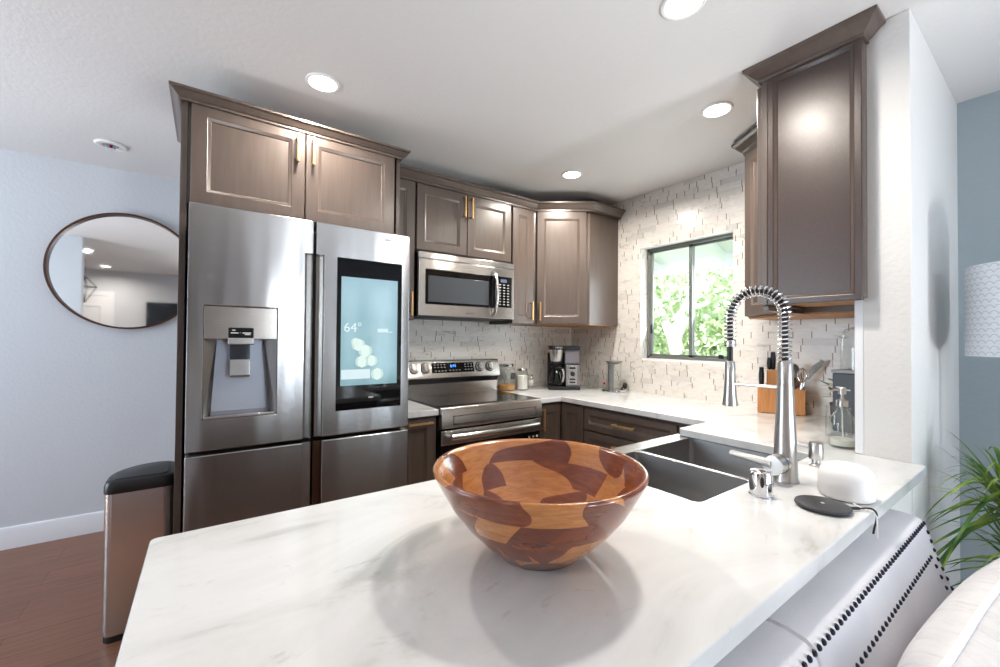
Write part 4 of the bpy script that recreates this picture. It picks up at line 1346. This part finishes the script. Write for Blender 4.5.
lb.modifiers.new('thickness', 'SOLIDIFY').thickness = 0.0008

t = thing('coffee_maker', 'black and steel drip coffee maker with a glass carafe in the far corner', 'coffee maker', (2.44, 2.50, ZT), math.radians(-38))
obj('base', MB().prism(arc_round([(-0.13, -0.11), (0.13, -0.11), (0.13, 0.10), (-0.13, 0.10)], {0: 0.03, 1: 0.02, 2: 0.02, 3: 0.02}), 0, 0.028), M['black'], t, world=False, bevel=0.003)
obj('tower', MB().box(0.012, 0.125, -0.075, 0.098, 0.028, 0.205), M['steel_dark'], t, world=False, bevel=0.006)
obj('back_post', MB().box(-0.125, 0.012, 0.045, 0.098, 0.028, 0.30), M['black'], t, world=False, bevel=0.005)
obj('water_tank', MB().box(0.006, 0.126, -0.070, 0.096, 0.212, 0.330), plain('smoky_tank', srgb(126, 122, 130), 0.12), t, world=False, bevel=0.010)
obj('tank_band', MB().box(0.002, 0.128, -0.073, 0.098, 0.200, 0.212), M['black'], t, world=False)
obj('top_lid', MB().prism(arc_round([(-0.125, -0.10), (0.128, -0.095), (0.128, 0.10), (-0.125, 0.10)], {0: 0.04, 1: 0.02, 2: 0.02, 3: 0.02}), 0.328, 0.360), M['black'], t, world=False, bevel=0.004)
obj('filter_basket', MB().lathe([(0, 0.228), (0.044, 0.228), (0.050, 0.24), (0.062, 0.328), (0, 0.328)], (-0.058, -0.035, 0)), M['steel'], t, world=False)
obj('basket_stop', MB().lathe([(0, 0.212), (0.046, 0.212), (0.05, 0.222), (0.046, 0.229), (0, 0.229)], (-0.058, -0.035, 0)), M['black'], t, world=False)
cf = obj('carafe', MB().lathe([(0, 0.030), (0.060, 0.030), (0.066, 0.045), (0.062, 0.085), (0.048, 0.13), (0.036, 0.16), (0.040, 0.175), (0.037, 0.175), (0.033, 0.16), (0.045, 0.13), (0.059, 0.085), (0.062, 0.046), (0, 0.034)], (-0.058, -0.040, 0)), M['tint'], t, world=False)
obj('carafe_lid', MB().lathe([(0, 0.174), (0.043, 0.174), (0.044, 0.19), (0.03, 0.20), (0, 0.20)], (-0.058, -0.040, 0)), M['black'], cf, world=False)
obj('carafe_handle', MB().tube([(-0.03, -0.075, 0.175), (-0.012, -0.118, 0.165), (-0.008, -0.125, 0.12), (-0.014, -0.115, 0.075), (-0.022, -0.09, 0.06)], 0.009, 10), M['steel'], cf, world=False)
cp = obj('control_panel', MB().box(0.032, 0.106, -0.079, -0.074, 0.042, 0.196), M['steel'], t, world=False, bevel=0.001)
obj('clock_display', MB().box(0.045, 0.093, -0.0805, -0.0785, 0.170, 0.185), M['black'], cp, world=False)
for zz in (0.055, 0.080):
    obj('button', MB().box(0.046, 0.092, -0.0805, -0.0785, zz, zz + 0.012), M['black'], cp, world=False)
w = MB().lathe([(0, 0), (0.020, 0), (0.018, 0.012), (0, 0.012)])
bmesh.ops.rotate(w.bm, cent=(0, 0, 0), matrix=Matrix.Rotation(PI / 2, 3, 'X'), verts=w.bm.verts)
bmesh.ops.translate(w.bm, vec=(0.069, -0.079, 0.130), verts=w.bm.verts)
obj('dial', w, M['black'], cp, world=False)
text_mesh('NINJA', 0.022, M['print'], t, place3(Vector((-0.045, -0.1005, 0.345)), (1, 0, 0), (0, 0, 1)), 'brand_lettering')

t = thing('glass_canister', 'empty clear glass canister against the tile between coffee maker and juicer', 'jar', (2.665, 2.38, ZT))
obj('glass_body', MB().lathe([(0, 0.003), (0.052, 0.003), (0.056, 0.008), (0.056, 0.105), (0.053, 0.105), (0.053, 0.010), (0, 0.008)]), M['glass'], t, world=False)
obj('glass_lid', MB().lathe([(0, 0.106), (0.058, 0.106), (0.058, 0.112), (0.02, 0.116), (0.010, 0.125), (0, 0.126)]), M['glass'], t, world=False)

t = thing('juice_press', 'clear upright countertop press with a dark column and steel ring base under the window', 'appliance', (2.655, 2.145, ZT), math.radians(-40))
obj('ring_base', MB().lathe([(0.06, 0.0), (0.088, 0.0), (0.092, 0.006), (0.090, 0.018), (0.082, 0.022), (0.06, 0.018)]), M['chrome'], t, world=False)
obj('tray', MB().lathe([(0, 0.004), (0.062, 0.004), (0.062, 0.012), (0, 0.012)]), M['white'], t, world=False)
obj('column', MB().box(-0.042, -0.002, -0.014, 0.02, 0.012, 0.225), M['steel_dark'], t, world=False, bevel=0.004)
obj('clear_sleeve', MB().lathe([(0.058, 0.014), (0.058, 0.222), (0.055, 0.222), (0.055, 0.014)]), M['glass'], t, world=False)
obj('top_flange', MB().lathe([(0, 0.222), (0.034, 0.218), (0.066, 0.236), (0.068, 0.242), (0.03, 0.246), (0, 0.246)]), M['steel_dark'], t, world=False)
obj('clamp_knob', MB().sphere((0.082, -0.03, 0.05), 0.020, sz=1.3), M['black'], t, world=False)
obj('clamp_arm', MB().tube([(0.055, -0.02, 0.02), (0.078, -0.028, 0.05)], 0.007, 8), M['black'], t, world=False)
obj('valve', MB().sphere((-0.078, -0.02, 0.065), 0.010), M['red'], t, world=False)

# ------------------------------------------------------------------ knife block corner
kb = thing('knife_block', 'stepped pale wood knife block on the counter behind the faucet', 'knife block', (2.69, 0.985, ZT), math.radians(-68))
w = MB()
w.prism_x([(-0.062, 0.003), (-0.062, 0.145), (0.062, 0.145), (0.062, 0.003)], -0.112, 0.112)
w.prism_x([(-0.002, 0.1449), (-0.002, 0.245), (0.062, 0.232), (0.062, 0.1449)], -0.066, 0.055)
obj('block', w, M['block'], kb, world=False, bevel=0.003)
obj('feet', MB().box(-0.09, 0.09, -0.05, 0.05, 0, 0.003), M['black'], kb, world=False)


def knife(label, dx, dy, z, tilt, hl, rot=0.0, cat='knife'):
    r = math.radians(-68)
    p = Vector((dx * math.cos(r) - dy * math.sin(r), dx * math.sin(r) + dy * math.cos(r), 0))
    t = thing('kitchen_knife', label, cat, (2.69 + p.x, 0.985 + p.y, ZT + z), r + rot, 'knives in the wooden block')
    t.rotation_euler = (tilt, 0, r + rot)
    obj('handle', MB().tube([(0, 0, 0.006), (0, 0.004, 0.02), (0, 0.006, hl * 0.6), (0, 0.002, hl)], [0.010, 0.013, 0.0145, 0.011], 12, flat=1.25, flat_axis=(0, 1, 0)), M['black'], t, world=False)
    obj('bolster', MB().box(-0.006, 0.006, -0.011, 0.011, 0.0, 0.008), M['steel'], t, world=False, bevel=0.002)


knife('thick black handled knife standing at the left step of the block', -0.092, -0.030, 0.1455, 0.06, 0.115)
knife('black handled knife in the upper slot, left of the tallest one', -0.052, 0.03, 0.2395, 0.0, 0.075)
knife('tallest black handled knife next to the faucet pipe', -0.034, 0.04, 0.2385, 0.0, 0.110)
for lab, dx, dy, kind in (('dark serving spoon leaning in the right end of the knife block', 0.070, -0.03, 'spoon'), ('steel whisk head in the right end of the knife block', 0.092, -0.045, 'whisk'), ('grey spatula blade leaning out to the right of the knife block', 0.100, -0.015, 'spatula')):
    r = math.radians(-68)
    p = Vector((dx * math.cos(r) - dy * math.sin(r), dx * math.sin(r) + dy * math.cos(r), 0))
    t = thing('cooking_' + kind if kind != 'whisk' else 'balloon_whisk', lab, kind, (2.69 + p.x, 0.985 + p.y, ZT + 0.1455), r)
    if kind == 'spoon':
        obj('stem', MB().tube([(0, 0, 0), (-0.004, 0, 0.06)], 0.005, 8), M['black'], t, world=False)
        obj('spoon_head', MB().sphere((-0.008, 0, 0.10), 0.026, sz=1.6), M['steel_dark'], t, world=False)
    elif kind == 'whisk':
        obj('stem', MB().tube([(0, 0, 0), (0.006, 0, 0.035)], 0.006, 8), M['steel'], t, world=False)
        w = MB()
        for q in range(5):
            a = q * PI / 5
            w.tube([Vector((0.006 + 0.027 * math.sin(s * PI / 12) ** 0.8 * math.cos(a) * (1 if True else 0), 0.027 * math.sin(s * PI / 12) ** 0.8 * math.sin(a), 0.035 + 0.085 * (s / 12))) for s in range(13)], 0.0018, 6)
            w.tube([Vector((0.006 - 0.027 * math.sin(s * PI / 12) ** 0.8 * math.cos(a), -0.027 * math.sin(s * PI / 12) ** 0.8 * math.sin(a), 0.035 + 0.085 * (s / 12))) for s in range(13)], 0.0018, 6)
        obj('wire_head', w, M['chrome'], t, world=False)
    else:
        obj('stem', MB().tube([(0, 0, 0), (0.02, 0, 0.06)], 0.004, 8), M['steel'], t, world=False)
        w = MB()
        w.loft([[(0.015, -0.002, 0.06), (0.03, -0.002, 0.055), (0.03, 0.002, 0.055), (0.015, 0.002, 0.06)], [(0.045, -0.002, 0.13), (0.085, -0.002, 0.125), (0.085, 0.002, 0.125), (0.045, 0.002, 0.13)], [(0.085, -0.002, 0.165), (0.098, -0.002, 0.16), (0.098, 0.002, 0.16), (0.085, 0.002, 0.165)]])
        obj('blade', w, M['steel'], t, world=False)

# things by the white wall end
t = thing('soap_bottle', 'clear glass soap bottle with a silver pump standing by the white wall end', 'bottle', (2.02, 0.528, ZT))
obj('bottle', MB().lathe([(0, 0.003), (0.040, 0.003), (0.043, 0.008), (0.043, 0.095), (0.038, 0.118), (0.022, 0.138), (0.017, 0.148), (0.017, 0.160), (0.0145, 0.160), (0.0145, 0.147), (0.020, 0.136), (0.036, 0.115), (0.040, 0.094), (0.040, 0.010), (0, 0.007)]), M['glass'], t, world=False)
obj('liquid_soap', MB().lathe([(0, 0.008), (0.039, 0.0105), (0.039, 0.035), (0, 0.035)]), M['soap'], t, world=False)
pm = obj('pump', MB().lathe([(0, 0.160), (0.019, 0.160), (0.019, 0.182), (0.010, 0.185), (0.006, 0.190), (0.006, 0.205), (0.013, 0.207), (0.013, 0.230), (0.010, 0.234), (0, 0.234)]), M['nickel'], t, world=False)
obj('pump_nozzle', MB().tube([(0, 0, 0.222), (-0.02, 0.02, 0.224), (-0.03, 0.03, 0.216)], 0.005, 8), M['nickel'], pm, world=False)
obj('dip_tube', MB().tube([(0, 0, 0.16), (0.004, 0, 0.08), (0.010, 0, 0.012)], 0.0025, 8), M['white'], t, world=False)

t = thing('coffee_canister', 'slate grey square canister with a clear dome top behind the soap bottle', 'canister', (2.42, 0.575, ZT), math.radians(-8))
obj('box', MB().box(-0.07, 0.07, -0.07, 0.07, 0.0, 0.268), M['canister'], t, world=False, bevel=0.006)
obj('rim_plate', MB().box(-0.073, 0.073, -0.073, 0.073, 0.268, 0.282), M['midgrey'], t, world=False, bevel=0.003)
obj('dome', MB().lathe([(0.062, 0.283), (0.064, 0.36), (0.060, 0.43), (0.048, 0.468), (0.02, 0.48), (0, 0.481), (0, 0.478), (0.019, 0.477), (0.046, 0.465), (0.057, 0.428), (0.061, 0.36), (0.059, 0.283)]), M['glass'], t, world=False)
obj('stirrer', MB().tube([(-0.02, 0.0, 0.285), (0.005, 0.0, 0.36), (0.015, 0, 0.44)], 0.005, 8), M['bronze'], t, world=False)
w = MB()
w.box(-0.0712, -0.0698, 0.0, 0.055, 0.19, 0.196)
w.box(-0.0712, -0.0698, 0.02, 0.055, 0.20, 0.206)
obj('box_print', w, M['print'], t, world=False)
t = thing('glass_pitcher', 'small clear glass pitcher with a looped handle left of the soap bottle', 'pitcher', (2.19, 0.585, ZT))
obj('glass_body', MB().lathe([(0, 0.003), (0.040, 0.003), (0.045, 0.01), (0.045, 0.09), (0.040, 0.12), (0.043, 0.135), (0.040, 0.135), (0.037, 0.12), (0.042, 0.09), (0.042, 0.012), (0, 0.008)]), M['glass'], t, world=False)
obj('handle', MB().tube([(-0.03, 0.03, 0.115), (-0.05, 0.05, 0.112), (-0.056, 0.056, 0.075), (-0.05, 0.05, 0.035), (-0.032, 0.032, 0.025)], 0.006, 10), M['glass'], t, world=False)
t = thing('sprig_vase', 'small green leafy sprig in a dark cup behind the grey canister', 'plant', (2.62, 0.70, ZT))
obj('cup', MB().lathe([(0, 0), (0.03, 0), (0.035, 0.10), (0.032, 0.10), (0.028, 0.01), (0, 0.008)]), M['darkgrey'], t, world=False)
w = MB()
for q in range(16):
    a, l = random.uniform(0, 2 * PI), random.uniform(0.05, 0.10)
    p = Vector((0.018 * math.cos(a), 0.018 * math.sin(a), 0.12 + random.uniform(0, 0.11)))
    d = Vector((math.cos(a), math.sin(a), random.uniform(-0.2, 0.6))).normalized()
    sd_ = Vector((-math.sin(a), math.cos(a), 0)) * 0.016
    m = p + d * l * 0.5
    w.loft([[p, p + Vector((0, 0, 0.0008))], [m - sd_, m + sd_], ], False, False, False)
    w.face([w.v(m - sd_), w.v(m + sd_), w.v(p + d * l)])
obj('leaves', w, M['leaf'], t, world=False)
obj('stem', MB().tube([(0, 0, 0.01), (0.003, 0, 0.22)], 0.003, 6), M['leaf'], t, world=False)

# ------------------------------------------------------------------ trash can
t = thing('trash_can', 'slim stainless trash can with a black lid beside the refrigerator panel', 'trash can', (-0.235, 2.53, 0))
outl = arc_round([(-0.352, 2.418), (-0.116, 2.418), (-0.116, 2.70), (-0.352, 2.70)], {0: 0.035, 1: 0.035, 2: 0.06, 3: 0.17}, 10)


def scaled(poly, s, z):
    cx, cy = -0.226, 2.55
    return [(cx + (x - cx) * s, cy + (y - cy) * s, z) for x, y in poly]


obj('base', MB().loft([scaled(outl, 0.97, 0), scaled(outl, 0.97, 0.028)]), M['black'], t)
obj('body', MB().loft([scaled(outl, 0.98, 0.028), scaled(outl, 1.0, 0.040), scaled(outl, 1.0, 0.640)]), M['steel'], t)
ld = obj('lid', MB().loft([scaled(outl, 1.015, 0.640), scaled(outl, 1.025, 0.648), scaled(outl, 1.02, 0.672), scaled(outl, 0.98, 0.688), scaled(outl, 0.93, 0.692)]), M['black'], t)
obj('lid_flap', MB().loft([scaled(outl, 0.80, 0.690), scaled(outl, 0.80, 0.696), scaled(outl, 0.76, 0.699)]), M['darkgrey'], ld)

# ------------------------------------------------------------------ sofa, pillow
t = thing('sofa', 'pale grey upholstered sofa back with dark nailhead trim against the peninsula', 'sofa', (0.4, -0.1, 0))
sx0, sx1 = -1.1, 1.645


def back_prof(ins=0.0):
    return [(0.323 - ins, 0.12 + ins), (0.3235 - ins, 0.830 - ins), (0.319 - ins, 0.8345 - ins), (0.290, 0.8355 - ins), (0.262 + ins, 0.831 - ins), (0.248 + ins, 0.822 - ins), (0.240 + ins, 0.800), (0.224 + ins, 0.742), (0.185 + ins, 0.640), (0.128 + ins, 0.42), (0.128 + ins, 0.12 + ins)]


seam = 0.812
w = MB()
for xa, xb in ((sx0, seam - 0.0015), (seam + 0.0015, sx1)):
    w.loft([[(x, y, z) for y, z in back_prof(i)] for x, i in ((xa, 0.006), (xa + 0.004, 0.0), (xb - 0.004, 0.0), (xb, 0.006))])
obj('back', w, M['sofa'], t, angle=50)
obj('seat_frame', MB().box(sx0, sx1, -0.70, 0.126, 0.12, 0.27), M['sofa'], t, bevel=0.02, seg=3)
for xa, xb in ((sx0 + 0.01, 0.27), (0.275, sx1 - 0.01)):
    obj('seat_cushion', MB().box(xa, xb, -0.70, 0.122, 0.275, 0.42), M['sofa'], t, bevel=0.035, seg=4)
for lx in (sx0 + 0.08, sx1 - 0.08):
    for ly in (-0.63, 0.24):
        obj('leg', MB().cyl((lx, ly, 0.12), (lx, ly, 0), 0.025, 0.017, 16), M['bronze'], t)
nails = []
xx = 0.72
while xx < 1.632:
    nails.append((xx, 0.2475, 0.8215))
    xx += 0.0212
xx = 0.80
while xx < 1.60:
    nails.append((xx, 0.2270, 0.752))
    xx += 0.0236


def face_y(z):
    P = [(0.822, 0.248), (0.800, 0.240), (0.742, 0.224), (0.640, 0.185), (0.42, 0.128)]
    for (z1_, y1_), (z2_, y2_) in zip(P, P[1:]):
        if z <= z1_ and z >= z2_:
            return y1_ + (y2_ - y1_) * (z1_ - z) / (z1_ - z2_)
    return 0.128


for q in range(1, 10):
    z = 0.8215 - q * 0.022
    nails.append((1.630, face_y(z), z))
for q in range(1, 8):
    z = 0.752 - q * 0.024
    nails.append((1.590, face_y(z), z))
nails = nails[:96]
w = MB()
w.lathe([(0.0056, 0), (0.0056, 0.0012), (0.0042, 0.0038), (0.0022, 0.005), (0, 0.0053)], seg=10)
bmesh.ops.rotate(w.bm, cent=(0, 0, 0), matrix=Matrix.Rotation(math.radians(70), 3, 'X'), verts=w.bm.verts)
n0 = obj('nail', w, M['nail'], t, world=False)
for i, p in enumerate(nails):
    n = n0 if i == 0 else n0.copy()
    if i:
        C.objects.link(n)
        n.parent = t
    n.location = Vector((p[0], p[1] + 0.0005, p[2])) - root_loc(t)

t = thing('throw_pillow', 'plump white pillow with a piped seam propped against the sofa back', 'pillow', (1.30, 0.052, 0.422), math.radians(-4))
PW, PH, PT = 0.86, 0.375, 0.110


def pill(u, v, s):
    x = PW / 2 * u * (1 - 0.05 * (1 - v * v) * 0)
    z = PH / 2 * (v + 1)
    x *= 1 - 0.06 * (1 - abs(u)) * 0
    pinch = 1 - 0.05 * (u * u * (1 - u * u)) * 4 * abs(v)
    th_ = PT * (max(0, 1 - u ** 4) ** 0.55) * (max(0, 1 - abs(v) ** 3.2) ** 0.55)
    zz = PH / 2 * (1 + v * (1 - 0.07 * (1 - u * u)) * pinch)
    # the top leans back towards the sofa
    lean = 0.34 * (zz - PH / 2)
    return Vector((x, lean + s * th_, zz))


N = 36
w = MB()
for s in (1, -1):
    g = [[w.v(pill(-1 + 2 * i / N, -1 + 2 * j / N, s)) for i in range(N + 1)] for j in range(N + 1)]
    for j in range(N):
        for i in range(N):
            w.face([g[j][i], g[j][i + 1], g[j + 1][i + 1], g[j + 1][i]] if s < 0 else [g[j][i], g[j + 1][i], g[j + 1][i + 1], g[j][i + 1]])
bmesh.ops.remove_doubles(w.bm, verts=w.bm.verts, dist=1e-4)
obj('cover', w, M['pillow'], t, world=False, angle=80)
ring = [pill(-1 + 2 * i / 24, 1, 1) for i in range(25)] + [pill(1, 1 - 2 * i / 16, 1) for i in range(1, 17)] + [pill(1 - 2 * i / 24, -1, 1) for i in range(1, 25)] + [pill(-1, -1 + 2 * i / 16, 1) for i in range(1, 17)]
obj('piping', MB().tube(ring, 0.006, 8), M['pipe'], t, world=False)

# ------------------------------------------------------------------ plant and lamp in the living room corner
t = thing('dracaena_plant', 'spiky green dracaena plant in the corner behind the sofa', 'plant', (2.22, 0.135, 0))
obj('pot', MB().lathe([(0, 0), (0.085, 0), (0.10, 0.02), (0.118, 0.30), (0.122, 0.31), (0.110, 0.31), (0.106, 0.28), (0, 0.28)]), M['pot'], t, world=False)
obj('soil', MB().lathe([(0, 0.285), (0.105, 0.285), (0.103, 0.281), (0, 0.281)]), M['soil'], t, world=False)
random.seed(21)


def dleaf(mb, base, ang, elev, length, droop, wid):
    pts = []
    n = 7
    d = Vector((math.cos(ang) * math.cos(elev), math.sin(ang) * math.cos(elev), math.sin(elev)))
    p = Vector(base)
    side = Vector((-math.sin(ang), math.cos(ang), 0))
    rows = []
    for i in range(n + 1):
        s = i / n
        ww = wid * (0.55 + 1.2 * s if s < 0.35 else 1.0 * (1 - (s - 0.35) / 0.65) ** 0.8)
        q = Vector(p)
        q.z -= droop * s * s * length
        rows.append((q, ww))
        p = p + d * (length / n)
    for (a, wa), (b, wb) in zip(rows, rows[1:]):
        k = Vector((0, 0, 0.25))
        va = [mb.v(a - side * wa + k * wa), mb.v(a), mb.v(a + side * wa + k * wa)]
        vb = [mb.v(b - side * wb + k * wb), mb.v(b), mb.v(b + side * wb + k * wb)]
        mb.face([va[0], va[1], vb[1], vb[0]])
        mb.face([va[1], va[2], vb[2], vb[1]])


def crown_leaves(top, n, lmin, lmax, seed):
    random.seed(seed)
    w = MB()
    for q in range(n):
        a = q * 2.399 + random.uniform(-0.3, 0.3)
        e = math.radians(random.uniform(-12, 78))
        L_ = random.uniform(lmin, lmax)
        # keep the leaves clear of the two walls
        ex, ey = 2.22 + top[0] + L_ * math.cos(e) * math.cos(a), 0.135 + top[1] + L_ * math.cos(e) * math.sin(a)
        room_y = 0.312 - (0.135 + top[1])
        room_x = XL - 0.02 - (2.22 + top[0])
        if math.sin(a) > 0 and ey > 0.305:
            a = math.asin(max(-1, min(1, room_y * 0.9 / (L_ * math.cos(e))))) if math.cos(a) > 0 else PI - math.asin(max(-1, min(1, room_y * 0.9 / (L_ * math.cos(e)))))
        if math.cos(a) > 0 and L_ * math.cos(e) * math.cos(a) > room_x:
            L_ = room_x / (math.cos(e) * math.cos(a))
        dleaf(w, Vector(top) + Vector((0, 0, random.uniform(-0.07, 0.03))), a, e, L_, random.uniform(0.15, 0.75), random.uniform(0.0048, 0.0085))
    return w


for (tx, ty, tz), n, l0, l1, sd0 in (((0.0, 0.0, 0.80), 120, 0.26, 0.45, 3), ((-0.03, -0.05, 0.60), 84, 0.22, 0.37, 8)):
    st = obj('cane', MB().tube([(tx * 0.4, ty * 0.4, 0.28), (tx * 0.8, ty * 0.8, tz * 0.7), (tx, ty, tz)], [0.016, 0.014, 0.012], 10), M['trunk'], t, world=False)
    obj('foliage', crown_leaves((tx, ty, tz), n, l0, l1, sd0), M['leaf'], st, world=False)

t = thing('floor_lamp', 'floor lamp with a white scalloped drum shade at the right edge', 'lamp', (2.43, 0.046, 0))
obj('base', MB().lathe([(0, 0), (0.10, 0), (0.10, 0.012), (0.09, 0.02), (0.02, 0.03), (0, 0.03)]), M['nickel'], t, world=False)
obj('pole', MB().cyl((0, 0, 0.02), (0, 0, 1.36), 0.011), M['nickel'], t, world=False)
obj('shade', MB().lathe([(0.205, 1.275), (0.205, 1.612), (0.202, 1.612), (0.202, 1.275), (0.205, 1.275)], seg=64), M['shade'], t, world=False, angle=60)
w = MB()
for q in range(3):
    a = q * 2 * PI / 3
    w.tube([(0, 0, 1.58), (0.203 * math.cos(a), 0.203 * math.sin(a), 1.60)], 0.003, 6)
w.cyl((0, 0, 1.36), (0, 0, 1.58), 0.006)
obj('shade_spider', w, M['nickel'], t, world=False)
obj('bulb', MB().sphere((0, 0, 1.44), 0.03), M['white'], t, world=False)

# ------------------------------------------------------------------ living room things seen in the mirror
t = thing('television', 'black wall television seen low at the right of the mirror', 'television', (-0.45, YS + 0.03, 1.55))
obj('housing', MB().box(-0.46, 0.46, -0.028, 0.02, -0.28, 0.40), M['black'], t, world=False, bevel=0.004)
obj('screen', MB().box(-0.45, 0.45, 0.0195, 0.0215, -0.27, 0.39), M['gloss'], t, world=False, smooth=False)
t = thing('wire_pendant', 'geometric black wire pendant seen at the left of the mirror', 'pendant lamp', (-1.50, -0.9, HC))
w = MB()
zt_, zm, zb = -0.26, -0.42, -0.66
V = [Vector((0.13 * math.cos(k * PI / 2), 0.13 * math.sin(k * PI / 2), zm)) for k in range(4)]
for k in range(4):
    w.tube([V[k], V[(k + 1) % 4]], 0.006, 6)
    w.tube([V[k], Vector((0, 0, zt_))], 0.006, 6)
    w.tube([V[k], Vector((0, 0, zb))], 0.006, 6)
obj('wire_cage', w, M['black'], t, world=False)
obj('cord', MB().cyl((0, 0, -0.001), (0, 0, zt_), 0.003), M['black'], t, world=False)

# ------------------------------------------------------------------ outside the window
struct('ground', MB().box(XL + 0.16, 12, -4, 11, -0.16, -0.12), M['lawn'], smooth=False)
t = thing('patio_cover', 'white sloping patio cover with rafters outside the window', 'patio cover', (3.7, 2.6, 2.1))
rp = [(XL + 0.16, 2.62), (4.35, 2.22), (4.35, 2.25), (XL + 0.16, 2.65)]
obj('roof_panel', MB().prism_y([(a, b) for a, b in rp], 0.2, 5.6), M['cover'], t)
for q in range(7):
    y = 0.5 + q * 0.78
    obj('rafter', MB().prism_y([(XL + 0.16, 2.53), (4.30, 2.14), (4.30, 2.232), (XL + 0.16, 2.62)], y, y + 0.045), M['cover'], t)
obj('fascia', MB().box(4.35, 4.39, 0.2, 5.6, 2.09, 2.27), M['cover'], t)
for y in (0.3, 5.4):
    obj('post', MB().box(4.24, 4.33, y, y + 0.09, -0.12, 2.09), M['cover'], t)


def leaf_cloud(blobs, n, size, seed):
    random.seed(seed)
    w = MB()
    for _ in range(n):
        c, r = random.choice(blobs)
        while True:
            p = Vector((random.uniform(-1, 1), random.uniform(-1, 1), random.uniform(-1, 1)))
            if 0.25 < p.length <= 1:
                break
        p = Vector(c) + Vector((p.x * r[0], p.y * r[1], p.z * r[2]))
        d = Vector((random.uniform(-1, 1), random.uniform(-1, 1), random.uniform(-1.2, 0.3))).normalized()
        s = d.cross(Vector((random.uniform(-1, 1), random.uniform(-1, 1), random.uniform(-1, 1)))).normalized()
        l, b = size * random.uniform(0.7, 1.4), size * random.uniform(0.12, 0.22)
        w.face([w.v(p - d * l / 2), w.v(p + s * b), w.v(p + d * l / 2), w.v(p - s * b)])
    return w


def tree(name, label, x, y, pts, rad, blobs, n, size, seed, lm):
    t = thing(name, label, 'tree' if 'tree' in name else 'shrub', (x, y, -0.12))
    w = MB()
    for pp, rr in zip(pts, rad):
        w.tube(pp, rr, 10)
    obj('trunk', w, M['bark'], t, world=False)
    obj('foliage', leaf_cloud(blobs, n, size, seed), lm, t, world=False, smooth=False)


tree('garden_tree', 'pale barked tree with narrow leaves outside the right half of the window', 7.0, 4.1,
     [[(0, 0, 0), (0.05, 0.05, 0.8), (-0.05, 0.15, 1.5), (0.1, -0.2, 2.4), (0.3, -0.5, 3.4)], [(-0.05, 0.15, 1.4), (0.1, 0.6, 2.2), (0.2, 0.9, 3.0)]],
     [[0.17, 0.14, 0.13, 0.10, 0.05], [0.10, 0.07, 0.04]],
     [((0.6, 0.5, 2.3), (1.0, 1.3, 0.9)), ((0.9, -1.2, 1.5), (0.7, 0.9, 1.0)), ((0.8, 1.4, 1.2), (0.8, 0.8, 1.0))], 2600, 0.26, 4, M['tree'])
tree('garden_shrub', 'bushy green shrub outside the left half of the window', 5.6, 4.45,
     [[(0, 0, 0), (0.05, 0, 0.9), (0.0, 0.1, 1.6)]], [[0.07, 0.05, 0.02]],
     [((0.0, 0.0, 0.9), (0.6, 0.75, 0.8)), ((0.1, 0.35, 1.6), (0.5, 0.5, 0.5))], 1900, 0.22, 5, M['tree'])
tree('garden_shrub', 'low green shrub outside the lower right of the window', 5.4, 2.75,
     [[(0, 0, 0), (0.0, 0.05, 0.7), (0.05, 0.0, 1.2)]], [[0.06, 0.04, 0.02]],
     [((0.0, 0.0, 0.85), (0.45, 0.55, 0.65)), ((0.1, -0.3, 1.2), (0.35, 0.4, 0.4))], 1200, 0.2, 6, M['hedge'])
tree('garden_tree', 'large dense green tree filling the background behind the other plants outside', 10.8, 6.6,
     [[(0, 0, 0), (0.1, 0, 1.5), (0, 0.2, 3.0)]], [[0.2, 0.16, 0.1]],
     [((0, 0, 2.0), (1.0, 3.6, 1.9)), ((-0.2, -1.8, 1.2), (0.8, 1.8, 1.2)), ((-0.2, 1.5, 1.4), (0.8, 2.0, 1.4))], 5200, 0.36, 9, M['hedge'])
